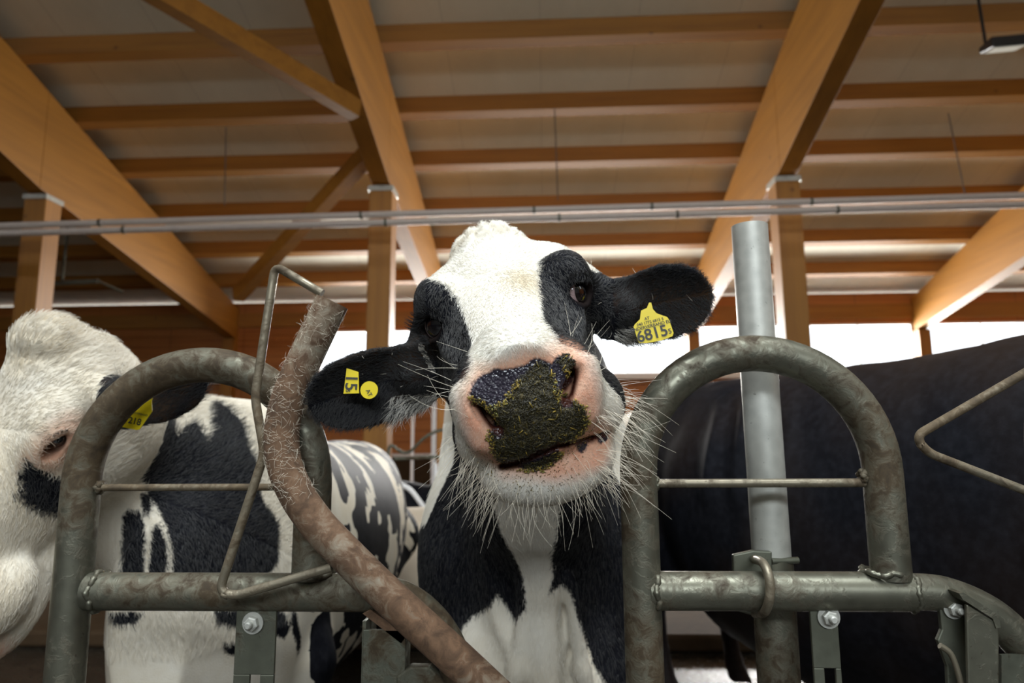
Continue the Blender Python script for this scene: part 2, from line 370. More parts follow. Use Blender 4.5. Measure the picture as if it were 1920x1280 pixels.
# windows in the far wall: white frames with their panes, daylight behind
GLASS = NT('window_film'); g_ = GLASS
GLASS.out((0.95, 0.98, 1.0), 0.25, Transmission_Weight=1.0, IOR=1.02)
GLASSM = GLASS.m
edges = [XL+.2]+[x for x in wx]+[wx[-1]+bay, wx[-1]+2*bay-1.0]
edges = [at(598, 650, WALL_Y)[0]-.1, wx[1], wx[2], wx[3], wx[3]+bay]
for i in range(4):
    x0, x1 = edges[i]+.1, edges[i+1]-.1
    t = bpy.data.objects.new('window_%d' % (i+1), None); COL.objects.link(t); t.location = (x0, WALL_Y, zs); t['kind'] = 'structure'
    q = MB(); e = .035
    q.box((x0, WALL_Y+.02, zs), (x1, WALL_Y+.08, zs+e)); q.box((x0, WALL_Y+.02, zt-e), (x1, WALL_Y+.08, zt))
    q.box((x0, WALL_Y+.02, zs+e), (x0+e, WALL_Y+.08, zt-e)); q.box((x1-e, WALL_Y+.02, zs+e), (x1, WALL_Y+.08, zt-e)); q.build('window_frame', WHITE_PAINT, t)
    n_ = (2, 4, 4, 4)[i]
    for j in range(1, n_):
        xm = x0+(x1-x0)*j/n_
        q = MB(); q.box((xm-.012, WALL_Y+.03, zs+e), (xm+.012, WALL_Y+.06, zt-e)); q.build('glazing_bar', STEEL_DARK, t)

# far barn fittings: tubular cubicle dividers and white uprights in front of the far wall
def cub(name, Y, pts, r, mat, lab, cat='cubicle divider', grp=None, rr=.08):
    q = MB(); q.tube(rounded([at(x, y, Y) for x, y in pts], rr, 6), r, 12); return tag(q.build(name, mat), lab, cat, grp)
for k, (x, w_, lab) in enumerate(((772, 6, 'thin pale upright tube seen under the black ear in the photo left'), (812, 9, 'pale upright tube standing in front of the far orange wall'), (843, 9, 'bright upright tube closest to the tagged cow cheek'),
                                  (1244, 6, 'pale upright tube seen inside the right steel arch'))):
    Y = 7.6+.02*k if k < 3 else 9.1
    q = MB(); a = at(x, 900, Y); q.tube([(a[0], Y, .09 if k < 3 else 0), (a[0], Y, at(x, 705, Y)[2])], w_*Y/F/2, 12); tag(q.build('upright_tube', WHITE_PAINT), lab, 'tube', 'pale upright tubes')
q = MB(); a = at(828, 900, 7.9); q.box((a[0]-.05, 7.85, .09), (a[0]+.05, 7.95, at(828, 660, 7.9)[2])); tag(q.build('steel_stanchion', WOOD_Z), 'dark brown upright between the two bright tubes left of the cow cheek', 'stanchion')
cub('cubicle_divider', 5.12, [(728, 1095), (728, 822), (760, 860), (800, 812), (850, 800), (850, 860)], .012, STEEL_DARK, 'dark bent tube divider behind the cows, left of the tagged cow', rr=.12)
cub('cubicle_divider', 5.16, [(740, 860), (850, 855), (850, 1091)], .014, STEEL_DARK, 'dark level rail crossing behind the bright upright tubes')
cub('cubicle_divider', 5.02, [(750, 908), (768, 915), (800, 958), (812, 1103)], .018, WHITE_PAINT, 'short white bent tube end lying nearest the black resting cow', rr=.05)
cub('cubicle_divider', 5.06, [(817, 868), (819, 918), (803, 938), (800, 962), (815, 1098)], .015, WHITE_PAINT, 'white bent tube coming down beside the tagged cow neck', rr=.05)
cub('cubicle_divider', 5.5, [(1222, 1077), (1226, 805), (1246, 795), (1290, 792)], .014, STEEL_DARK, 'dark bent tube divider seen inside the right steel arch', rr=.08)
# raised lying area with a concrete kerb
q = MB(); q.box((XL, 3.85, 0), (XR, 9.0, .09)); tag(q.build('floor_kerb', CONC, bevel=.02), kind='structure')

# ------------------------------------------------------------------ feed fence: two headlock sections
FY = 1.0
def P(x, y, Y=FY): return at(x, y, Y)
TR = .0262
def arch(xa, xb, ytop, yspring, ybl, ybr, Y):
    """inverted U of round tube, legs down to ybl / ybr"""
    A, B = P(xa, yspring, Y), P(xb, yspring, Y); T = P((xa+xb)/2, ytop, Y); r = (B[0]-A[0])/2; cx = (A[0]+B[0])/2; zc = T[2]-r
    L = P(xa, ybl, Y)[2]; R = P(xb, ybr, Y)[2]
    pts = [(cx-r, Y, L+(zc-L)*k/6) for k in range(6)]+[(cx-r*math.cos(a), Y, zc+r*math.sin(a)) for a in np.linspace(0, math.pi, 33)]+[(cx+r, Y, zc+(R-zc)*k/6) for k in range(1, 7)]
    return pts
def bolt(p, t, r=.010, out=(0, -1, 0)):
    p = Vector(p)
    q = MB(); q.lathe(p, out, [(0, r*1.5), (.0025, r*1.5)], 20); q.lathe(p+Vector(out)*.0025, out, [(0, r), (.008, r), (.009, r*.8)], 6)
    q.lathe(p+Vector(out)*.011, out, [(0, r*.5), (.008, r*.5), (.010, r*.35)], 14); q.build('bolt', STEEL_CLEAN, t)
def weld(p, ax, r, t, wave=.002):
    ax = Vector(ax).normalized(); u = ax.orthogonal().normalized(); v = ax.cross(u); q = MB()
    pts = [Vector(p)+(u*math.cos(a)+v*math.sin(a))*(r+wave*math.sin(9*a))+ax*.002*math.sin(5*a) for a in np.linspace(0, 2*math.pi, 60)]
    q.tube(pts, [.0042+.0009*math.sin(3.7*i) for i in range(60)], 8, cap=False); q.build('weld_bead', STEEL, t)
def plate(t, x0, x1, y0, y1, Y, slot=None, mat=None, name='mounting_plate'):
    q = MB(); a = P(x0, y0, Y); b_ = P(x1, y1, Y); zb = min(a[2], b_[2]); zt2 = max(a[2], b_[2]); th = .006
    if slot:
        s0 = P(slot[0], slot[1], Y); hw = .0075; zm = s0[2]; zl_ = zm-.07
        q.box((a[0], Y-th, zm), (b_[0], Y, zt2)); q.box((a[0], Y-th, zl_), (s0[0]-hw, Y, zm)); q.box((s0[0]+hw, Y-th, zl_), (b_[0], Y, zm)); q.box((a[0], Y-th, zb-.25), (b_[0], Y, zl_))
    else: q.box((a[0], Y-th, zb), (b_[0], Y, zt2))
    return q.build(name, mat or STEEL_DARK, t, bevel=.001)

# left section
t = empty('headlock_section', (P(153, 1108)[0], FY, 0.1), 'galvanised feed fence section at the left with a big round tube arch and slotted plate', 'feed fence', 'headlock fence sections')
LA = arch(153, 588, 684, 902, 2150, 1085, FY)
q = MB(); q.tube(LA, TR, 28); q.build('arch_tube', STEEL, t)
a, b_ = P(150, 1108), P(706, 1108)
q = MB(); q.tube([(a[0]+.014, FY, a[2]), (b_[0], FY, a[2])], TR, 28); q.build('cross_tube', STEEL, t)
x_ = P(700, 1108)[0]; zc_ = a[2]
q = MB(); q.tube(spline([(x_-.01, FY, zc_), (x_+.035, FY, zc_-.006), (x_+.075, FY, zc_-.030), (x_+.108, FY, zc_-.072), (x_+.130, FY, zc_-.14), (x_+.136, FY, zc_-.26), (x_+.136, FY, .12)], 8), TR*.92, 24); q.build('curved_end_tube', STEEL, t)
q = MB(); q.tube([P(178, 914), (P(560, 914)[0], FY, P(178, 914)[2])], .0052, 12); q.build('thin_bar', ROD, t)
weld(P(186, 1108), (1, 0, .0), TR*.98, t); weld((P(588, 1085)[0], FY, a[2]+TR*1.0), (0, 0, 1), TR*.98, t); weld(P(187, 914), (1, 0, 0), .006, t, .0008)
plate(t, 447, 512, 1142, 1360, FY-.004, (481, 1262)); bolt(P(475, 1167, FY-.011), t)
q = MB(); q.box((LA[0][0], FY-.02, .22), (P(1180, 1108)[0], FY+.02, .27)); q.build('lower_rail', STEEL, t)
plate(t, 683, 757, 1178, 1500, FY-.012, None, STEEL_DARK, 'latch_channel')
q = MB(); q.box((P(683, 1200)[0], FY-.012, P(683, 1500)[2]), (P(683, 1200)[0]+.005, FY+.05, P(683, 1160)[2])); q.box((P(757, 1200)[0]-.005, FY-.012, P(683, 1500)[2]), (P(757, 1200)[0], FY+.05, P(683, 1200)[2])); q.build('channel_side', STEEL_DARK, t)
q = MB(); q.prism([P(680, 1150, FY-.018), P(694, 1142, FY-.018), P(762, 1192, FY-.018), P(752, 1206, FY-.018)], (0, 1, 0), .045); q.build('channel_lip', STEEL_DIRTY, t)
q = MB(); q.prism([P(742, 1268, FY-.02), P(768, 1250, FY-.02), P(806, 1250, FY-.02), P(850, 1300, FY-.02), P(850, 1360, FY-.02), P(742, 1360, FY-.02)], (0, 1, 0), .02); q.build('latch_plate', STEEL_DARK, t, bevel=.003)

# right section
t = empty('headlock_section', (P(1197, 1108)[0], FY, 0.1), 'galvanised feed fence section at the right with round arch and curved end tube', 'feed fence', 'headlock fence sections')
RA = arch(1197, 1655, 662, 890, 2150, 1085, FY)
q = MB(); q.tube(RA, TR, 28); q.build('arch_tube', STEEL, t)
a = P(1200, 1107); zc_ = a[2]
q = MB(); q.tube([(a[0]+.012, FY, zc_), (P(1706, 1090)[0], FY, zc_)], TR, 28); q.build('cross_tube', STEEL, t)
x_ = P(1700, 1090)[0]; cpts = spline([(x_, FY, zc_), (x_+.05, FY, zc_-.004), (x_+.11, FY, zc_-.032), (x_+.155, FY, zc_-.085), (x_+.175, FY, zc_-.15), (x_+.18, FY, zc_-.26), (x_+.18, FY, .12)], 8)
q = MB(); q.tube(cpts, TR*.92, 24); q.build('curved_end_tube', STEEL, t)
q = MB(); q.tube([P(1228, 906), (P(1622, 893)[0], FY, P(1228, 906)[2])], .0062, 12); q.build('thin_bar', ROD, t)
weld((P(1228, 1107)[0], FY, zc_), (1, 0, 0), TR*.98, t); weld((P(1655, 1080)[0], FY, zc_+TR), (0, 0, 1), TR*.98, t)
weld(P(1228, 906), (1, 0, 0), .007, t, .0008); weld(P(1617, 893), (1, 0, 0), .007, t, .0008); weld((P(1706, 1090)[0], FY, zc_), (1, 0, 0), TR*.93, t, .0004)
plate(t, 1515, 1582, 1132, 1360, FY-.004, (1553, 1250)); bolt(P(1553, 1156, FY-.011), t)
q = MB(); q.box((RA[0][0], FY-.02, .22), (x_+.6, FY+.02, .27)); q.build('lower_rail', STEEL, t)
# latch housing at the right end
q = MB(); q.prism([P(*c, FY-.015) for c in ((1762, 1140), (1772, 1122), (1800, 1114), (1815, 1124), (1815, 1420), (1784, 1420), (1776, 1250), (1758, 1200), (1766, 1180))], (0, 1, 0), .008); q.build('latch_plate', STEEL_DARK, t, bevel=.002)
q = MB(); q.prism([P(*c, FY-.045) for c in ((1812, 1132), (1874, 1170), (1874, 1420), (1818, 1420))], (0, 1, 0), .006); q.build('latch_channel', STEEL, t, bevel=.002)
q = MB(); q.prism([P(*c, FY-.047) for c in ((1798, 1112), (1806, 1110), (1872, 1152), (1877, 1176), (1868, 1178), (1862, 1160), (1806, 1124))], (0, 1, 0), .035); q.build('channel_lip', STEEL, t)
bolt(P(1787, 1140, FY-.016), t, .009)
q = MB(); q.tube(spline([P(*c, FY-.03) for c in ((1762, 1210), (1782, 1225), (1796, 1260), (1806, 1300))], 5), .004, 8); q.build('trip_rod', ROD, t)
q = MB(); q.prism([P(*c, FY-.02) for c in ((1878, 1228), (2060, 1222), (2060, 1420), (1878, 1420))], (0, 1, 0), .006); q.build('side_plate', STEEL_DARK, t)

# the bare pole behind the right arch
PYY = 1.085
t = empty('steel_pole', (P(1450, 1050, PYY)[0], PYY, 0), 'bare open-topped steel pole standing behind the right arch of the feed fence', 'pole')
pc = [P(1405, 424, PYY), P(1447, 1048, PYY)]
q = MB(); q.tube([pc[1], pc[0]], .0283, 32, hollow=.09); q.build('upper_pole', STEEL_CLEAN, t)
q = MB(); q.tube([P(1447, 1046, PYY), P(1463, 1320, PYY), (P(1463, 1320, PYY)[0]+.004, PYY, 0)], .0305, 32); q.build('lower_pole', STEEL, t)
q = MB(); q.tube([P(1446, 1052, PYY-.028), P(1496, 1050, PYY-.02)], .005, 10); q.build('cross_pin', STEEL_DARK, t)
q = MB(); q.prism([P(*c, 1.045) for c in ((1375, 1040), (1412, 1032), (1448, 1034), (1448, 1075), (1376, 1075))], (0, 1, 0), .012); q.build('clamp_plate', STEEL_DARK, t, bevel=.002)
q = MB(); q.prism([P(*c, 1.045) for c in ((1380, 1132), (1435, 1132), (1430, 1150), (1418, 1156), (1384, 1146))], (0, 1, 0), .012); q.build('clamp_plate', STEEL_DARK, t, bevel=.002)
q = MB(); q.tube(spline([P(1414, 1048, 1.04), P(1430, 1055, .985), P(1441, 1078, .963), P(1444, 1105, .960), P(1441, 1130, .963), P(1432, 1148, .985), P(1416, 1150, 1.04)], 7), .0062, 14); q.build('u_bolt', ROD, t)

# swinging yoke bar of the left section, with its rod handle
BY = .94
t = empty('yoke_bar', P(900, 1275, BY), 'rusty bent yoke bar with open end, leaning diagonally in front of the left arch', 'yoke bar')
yb = spline([P(*c, BY) for c in ((623, 566), (596, 622), (562, 695), (537, 760), (528, 820), (534, 872), (556, 925), (592, 978), (640, 1030), (700, 1090), (764, 1150), (832, 1212), (915, 1290), (990, 1362), (1050, 1440), (1090, 1540), (1105, 1700), (1105, 1950))], 7)
q = MB(); q.tube(yb, .0238, 32, hollow=.07); q.build('bent_tube', STEEL_DIRTY, t)
hp = rounded([P(*c, BY-.004) for c in ((604, 550), (516, 498), (478, 745), (496, 850), (411, 1108), (436, 1118), (512, 1096), (622, 1063))], .014, 6)
q = MB(); q.tube(hp, .0062, 14); q.build('rod_handle', ROD, t)
# part of the next section's yoke at the right edge
t = empty('yoke_bar', P(1930, 760, BY), 'thin triangular rod handle and bar edge of the next yoke cut by the right edge', 'yoke bar')
q = MB(); q.tube(rounded([P(*c, BY-.004) for c in ((1975, 668), (1716, 818), (1738, 848), (1975, 940))], .014, 6), .0058, 14); q.build('rod_handle', ROD, t)
q = MB(); q.tube(spline([P(*c, BY) for c in ((2040, 560), (1990, 640), (1966, 740), (1964, 860), (1985, 940), (2040, 1040), (2130, 1160), (2230, 1280), (2290, 1420), (2300, 1700), (2300, 1950))], 7), .0238, 28); q.build('bent_tube', STEEL_DIRTY, t)
# ------------------------------------------------------------------ signed-distance modelling kit for the animals
def _loc(p, c, R=None):
    q = p-np.asarray(c); return q if R is None else q@np.asarray(R)
def sd_ell(p, c, r, R=None):
    q = _loc(p, c, R); r = np.asarray(r, float); k0 = np.linalg.norm(q/r, axis=-1); k1 = np.linalg.norm(q/(r*r), axis=-1)+1e-9
    return k0*(k0-1)/k1
def sd_cone(p, a, b, ra, rb, flat=None):
    a = np.asarray(a, float); b = np.asarray(b, float); ba = b-a; h = np.clip(((p-a)@ba)/(ba@ba), 0, 1)
    d = p-a-h[..., None]*ba
    if flat is not None:      # squash: distances along this axis count less
        f, k = np.asarray(flat[0], float), flat[1]; f = f/np.linalg.norm(f); s = d@f; d = d+np.multiply.outer(s*(1/k-1), f)
    return np.linalg.norm(d, axis=-1)-(ra+(rb-ra)*h)
def sd_loft(p, S, axis=1, n=2.3):
    """sections: (t, centre_a, half_a, top_b, bottom_b) along the axis; superelliptic cross-section"""
    S = np.asarray(S, float); t = p[..., axis]; a = p[..., 0]; b = p[..., 2]
    I = lambda k: np.interp(t, S[:, 0], S[:, k])
    ca, ha, tb, bb = I(1), np.maximum(I(2), 1e-3), I(3), I(4)
    cb = (tb+bb)/2; hb = np.maximum((tb-bb)/2, 1e-3)
    q = (np.abs((a-ca)/ha)**n+np.abs((b-cb)/hb)**n)**(1/n)
    d = (q-1)*np.minimum(ha, hb)
    e = np.maximum(S[0, 0]-t, t-S[-1, 0])
    return np.where(e > 0, np.maximum(d, 0)+e, np.maximum(d, e*0.8))
def smin(a, b, k):
    h = np.clip(0.5+0.5*(b-a)/k, 0, 1); return b+(a-b)*h-k*h*(1-h)
def smax(a, b, k): return -smin(-a, -b, k)
def axes_grid(lo, hi, fine_lo, fine_hi, h, g=1.22, hmax=.05):
    """non-uniform axis: spacing h inside the fine span, growing outside it"""
    c = list(np.arange(fine_lo, fine_hi+h*.5, h)); s = h; x = c[-1]
    while x < hi: s = min(s*g, hmax); x += s; c.append(x)
    s = h; x = c[0]; pre = []
    while x > lo: s = min(s*g, hmax); x -= s; pre.append(x)
    return np.array(pre[::-1]+c)
class Field:
    def __init__(s, gx, gy, gz):
        s.g = (gx, gy, gz); s.D = np.full((len(gx), len(gy), len(gz)), 9.0, np.float32)
    def sub(s, lo, hi):
        sl = []
        for g, a, b in zip(s.g, lo, hi):
            i = max(np.searchsorted(g, a)-1, 0); j = min(np.searchsorted(g, b)+1, len(g)); sl.append(slice(i, max(j, i)))
        P_ = np.stack(np.meshgrid(*[g[q] for g, q in zip(s.g, sl)], indexing='ij'), -1)
        return tuple(sl), P_
    def add(s, fn, lo, hi, k=.02):
        m = k*1.5+.02; sl, P_ = s.sub(np.asarray(lo)-m, np.asarray(hi)+m)
        if P_.size: s.D[sl] = smin(s.D[sl], fn(P_), k)
    def cut(s, fn, lo, hi, k=.008):
        m = k*1.5+.01; sl, P_ = s.sub(np.asarray(lo)-m, np.asarray(hi)+m)
        if P_.size: s.D[sl] = smax(s.D[sl], -fn(P_), k)
    def ell(s, c, r, R=None, k=.02, cut=False):
        c = np.asarray(c, float); m = max(r) if R is not None else np.asarray(r)
        (s.cut if cut else s.add)(lambda p: sd_ell(p, c, r, R), c-m, c+m, k)
    def cone(s, a, b, ra, rb, k=.02, flat=None, cut=False):
        a = np.asarray(a, float); b = np.asarray(b, float); m = max(ra, rb)*(1.0 if flat is None else max(1, flat[1]))
        (s.cut if cut else s.add)(lambda p: sd_cone(p, a, b, ra, rb, flat), np.minimum(a, b)-m, np.maximum(a, b)+m, k)
    def chain(s, P_, R_, k=.02, flat=None):
        for i in range(len(P_)-1): s.cone(P_[i], P_[i+1], R_[i], R_[i+1], k, flat)
    def nets(s, smooth=2):
        D = s.D; nx, ny, nz = D.shape; I = D < 0
        cs = [(i, j, k) for i in (0, 1) for j in (0, 1) for k in (0, 1)]
        cnt = sum(I[i:nx-1+i, j:ny-1+j, k:nz-1+k].astype(np.int8) for i, j, k in cs)
        act = (cnt > 0) & (cnt < 8); ai = np.argwhere(act); idx = -np.ones(act.shape, np.int64); idx[act] = np.arange(len(ai))
        gx, gy, gz = s.g; acc = np.zeros((len(ai), 3)); w = np.zeros(len(ai))
        def co(i, j, k): return np.stack([gx[i], gy[j], gz[k]], -1)
        for (a, b) in [(p, q) for p in cs for q in cs if sum(abs(u-v) for u, v in zip(p, q)) == 1 and p < q]:
            A = ai+np.array(a); B = ai+np.array(b); da = D[tuple(A.T)].astype(float); db = D[tuple(B.T)].astype(float)
            m = (da < 0) != (db < 0); t = np.where(m, da/np.where(m, da-db, 1), 0)[:, None]
            pt = co(*A.T)*(1-t)+co(*B.T)*t; acc += pt*m[:, None]; w += m
        V = acc/w[:, None]; Q = []
        for ax in range(3):
            n_ = [nx, ny, nz]; o1, o2 = [(1, 2), (2, 0), (0, 1)][ax]
            sl0 = [slice(None)]*3; sl1 = [slice(None)]*3
            sl0[ax] = slice(0, n_[ax]-1); sl1[ax] = slice(1, n_[ax])
            for o in (o1, o2): sl0[o] = slice(1, n_[o]-1); sl1[o] = slice(1, n_[o]-1)
            a, b = I[tuple(sl0)], I[tuple(sl1)]
            for flip, m in ((0, a & ~b), (1, ~a & b)):
                e = np.argwhere(m)
                for o in (o1, o2): e[:, o] += 1
                u = np.zeros(3, int); v = np.zeros(3, int); u[o1] = 1; v[o2] = 1
                q = np.stack([idx[tuple((e-u-v).T)], idx[tuple((e-v).T)], idx[tuple(e.T)], idx[tuple((e-u).T)]], 1)
                Q.append(q[:, ::-1] if flip else q)
        Q = np.concatenate(Q)
        E_ = np.concatenate([Q[:, [i, (i+1) % 4]] for i in range(4)])
        for it in range(smooth):
            S_ = np.zeros_like(V); c = np.zeros(len(V))
            for i in (0, 1):
                for ax in range(3): S_[:, ax] += np.bincount(E_[:, i], V[E_[:, 1-i], ax], len(V))
                c += np.bincount(E_[:, i], minlength=len(V))
            V = V+.5*(S_/np.maximum(c, 1)[:, None]-V)
        return V, Q
def fbm(P_, scale, seed=0, oct=3):
    """cheap smooth value made of sines, for irregular outlines and fur relief"""
    rs = np.random.RandomState(seed); out = np.zeros(len(P_)); amp = 1.0; f = scale
    for o in range(oct):
        for _ in range(5):
            d = rs.normal(size=3); d /= np.linalg.norm(d); out += amp*np.sin(P_@d*f*rs.uniform(.7, 1.4)+rs.uniform(0, 6.28))
        amp *= .5; f *= 2.1
    return out/5
def poly_sd(p, poly):
    """signed distance (negative inside) of 2-D points to a polygon"""
    poly = np.asarray(poly, float); d = np.full(len(p), 1e9); ins = np.zeros(len(p), bool); n = len(poly)
    for i in range(n):
        a, b = poly[i], poly[(i+1) % n]; e = b-a; w_ = p-a; t = np.clip((w_@e)/(e@e+1e-12), 0, 1)
        d = np.minimum(d, np.linalg.norm(w_-t[:, None]*e, axis=1))
        c1 = (a[1] <= p[:, 1]) != (b[1] <= p[:, 1]); xi = a[0]+(p[:, 1]-a[1])/(b[1]-a[1]+1e-12)*(b[0]-a[0])
        ins ^= c1 & (p[:, 0] < xi)
    return np.where(ins, -d, d)
def set_attr(me, name, vals):
    a = me.attributes.new(name, 'FLOAT', 'POINT'); a.data.foreach_set('value', np.asarray(vals, np.float32))
def rotv(v):
    t = np.linalg.norm(v)+1e-12; k = np.asarray(v)/t; K = np.array([[0, -k[2], k[1]], [k[2], 0, -k[0]], [-k[1], k[0], 0]])
    return np.eye(3)+math.sin(t)*K+(1-math.cos(t))*K@K
# ------------------------------------------------------------------ the curious cow
HR = rotv((0.46378685, -0.18387146, 0.07620234)); HT = np.array([-0.05093776, 0.92604492, 1.28451776])
def H2W(p): return np.asarray(p, float)@HR.T+HT          # head coordinates (x right, y backward, z up) to the barn
def W2H(p): return (np.asarray(p, float)-HT)@HR
def table_axis(lo, hi, tab):
    xs, ss = zip(*tab); c = [lo]
    while c[-1] < hi: c.append(c[-1]+float(np.interp(c[-1], xs, ss)))
    return np.array(c)
HH = .0034
fld = Field(table_axis(-.62, .62, ((-.45, .02), (-.36, HH), (.24, HH), (.34, .02))),
            table_axis(.60, 3.85, ((.60, HH), (1.10, HH), (1.22, .008), (1.8, .014), (2.2, .05))),
            table_axis(0, 1.56, ((.3, .03), (.5, .012), (.95, .009), (1.01, HH), (1.47, HH), (1.5, .01))))
def headprim(fn, c, m, k, cut=False):
    C_ = H2W(c); (fld.cut if cut else fld.add)(lambda p: fn(W2H(p)), C_-m, C_+m, k)
def hell(c, r, R=None, k=.02, cut=False): headprim(lambda q: sd_ell(q, c, r, R), c, max(r)+.002, k, cut)
def hcone(a, b, ra, rb, k=.02, cut=False, flat=None):
    a = np.array(a, float); b = np.array(b, float)
    headprim(lambda q: sd_cone(q, a, b, ra, rb, flat), (a+b)/2, np.linalg.norm(b-a)/2+max(ra, rb), k, cut)
SK = [(-.262, 0, .040, .034, -.09), (-.24, 0, .052, .040, -.11), (-.20, 0, .055, .046, -.115), (-.15, 0, .062, .049, -.12), (-.10, 0, .076, .053, -.14),
      (-.05, 0, .094, .058, -.165), (0, 0, .104, .066, -.18), (.05, 0, .101, .074, -.18), (.10, 0, .088, .078, -.15), (.135, 0, .072, .076, -.08), (.165, 0, .045, .060, -.02)]
headprim(lambda q: sd_loft(q, SK, 1, 2.35), (0, -.05, -.04), .27, .02)
for s in (-1, 1):
    hell((s*.070, .035, -.10), (.040, .085, .075), k=.03)                    # cheek
    hell((s*.088, -.010, .018), (.034, .048, .040), k=.022)                    # orbit
    hcone((s*.080, -.03, .046), (s*.098, .035, .036), .014, .016, .03)         # brow
    hcone((s*.078, -.06, -.02), (s*.056, -.16, -.03), .016, .012, .02)         # facial crest
hell((-.008, .128, .061), (.058, .044, .034), k=.018)                               # poll
# muzzle
hell((0, -.215, -.028), (.062, .060, .056), k=.02)
for s in (-1, 1): hell((s*.049, -.230, -.036), (.034, .052, .050), k=.02)
hell((0, -.262, -.048), (.054, .030, .042), k=.015)
hell((0, -.232, -.066), (.070, .058, .031), k=.018)
hell((.071, -.205, -.070), (.036, .046, .040), k=.02); hell((-.060, -.205, -.082), (.030, .046, .036), k=.02)
hell((.007, -.220, -.121), (.079, .063, .047), k=.016)
hell((0, -.17, -.13), (.060, .08, .040), k=.02)
# nostrils
for s in (-1, 1):
    dz = .013 if s > 0 else -.003; wz = .006 if s > 0 else -.003
    hcone((s*.055, -.268, -.018+dz), (s*.036, -.290, -.044+dz), .0085, .0085, .006, True)
    hcone((s*.053, -.252, -.020+dz), (s*.036, -.268, -.038+dz), .0085, .0085, .004, True)
    hcone((s*.066, -.254, -.012+wz), (s*.057, -.272, -.056+wz), .010, .009, .014)
# mouth
MOUTH = [(-.0429, -.2600, -.1008, .003), (-.0363, -.2680, -.0955, .0035), (-.0275, -.2735, -.0915, .0045), (-.0158, -.2845, -.0840, .005), (-.0015, -.2905, -.0785, .0055), (.0187, -.2905, -.0740, .0045), (.039, -.2790, -.0801, .0028), (.0581, -.2590, -.0905, .0026), (.078, -.2440, -.0942, .0022)]
for a_, b_ in zip(MOUTH[:-1], MOUTH[1:]):
    hcone(a_[:3], b_[:3], a_[3], b_[3], .002, True); hcone((a_[0], a_[1]+.008, a_[2]), (b_[0], b_[1]+.008, b_[2]), a_[3]*.9, b_[3]*.9, .002, True)
# eyes
EYE = {}
for s in (-1, 1):
    c = np.array([.0880 if s > 0 else -.0925, -.030, .011 if s > 0 else .004]); n = np.array([s*.68, -.73, .08]); n /= np.linalg.norm(n)
    up = np.array([0, 0, 1.0]); up -= n*(up@n); up /= np.linalg.norm(up); sd = np.cross(up, n); th_ = math.radians(28); sd, up = sd*math.cos(th_)-s*math.sin(th_)*up, up*math.cos(th_)+s*math.sin(th_)*sd
    EYE[s] = (c, n, up, sd)
    Rr = np.stack([sd, up, n], 1)
    hell(c+n*.014, (.0250, .0180, .021), Rr, .003, True)
    for a0, a1, rr, kk in ((.1, math.pi-.1, .0052, 1.0), (math.pi+.15, 2*math.pi-.15, .0040, .85)):
        A = np.linspace(a0, a1, 7); pts = [c+n*(.0165-.007*abs(math.cos(a))**2)+sd*.0272*math.cos(a)+up*.0195*math.sin(a)*kk for a in A]
        for p0, p1 in zip(pts[:-1], pts[1:]): hcone(p0, p1, rr, rr, .004)
# ears: cupped leaf blades
EARS = {}
def ear(s, base, tip, nrm, U_, HW, cup, th, neck):
    base = np.array(base); tip = np.array(tip); u = tip-base; L = np.linalg.norm(u); u /= L
    n = np.array(nrm, float); n -= u*(n@u); n /= np.linalg.norm(n); v = np.cross(n, u)
    if v[2] < 0: v = -v
    EARS[s] = (base, u, v, n, L, U_, HW, cup)
    def fn(p):
        q = p-base; a = (q@u)/L; b = q@v; c = q@n; hw = np.interp(a, U_, HW)
        mid = -cup*(1-np.clip(np.abs(b)/np.maximum(hw, 1e-3), 0, 1.3)**2)*np.clip(np.interp(a, (0, .15, .8, 1.0), (1.0, 1.0, .6, .1)), 0, 1)
        ov = np.maximum(np.abs(b)-(hw-th), 0); t_ = np.interp(a, (0, .3, 1), (th*1.8, th, th*.8))
        d = np.sqrt(ov*ov+(c-mid)**2)-t_
        return np.maximum(d*.8, np.maximum(-a, a-1)*L)
    m = np.array([.075]*3); fld.add(fn, np.minimum(base, tip)-m, np.maximum(base, tip)+m, .012)
    fld.cone(neck, base+u*.03, .040, .030, .03)
UU = (0, .1, .25, .42, .6, .78, .9, .97, 1.0)
ear(1, at(1120, 592, .985), at(1336, 548, .950), (-.12, -1, -.28), UU, (.026, .031, .041, .050, .054, .049, .038, .022, .004), .022, .0058, H2W((.080, .085, .02)))
ear(-1, at(826, 690, .985), at(577, 762, .935), (.10, -1, -.40), UU, (.022, .030, .046, .054, .055, .050, .038, .022, .004), .024, .0058, H2W((-.080, .085, .01)))
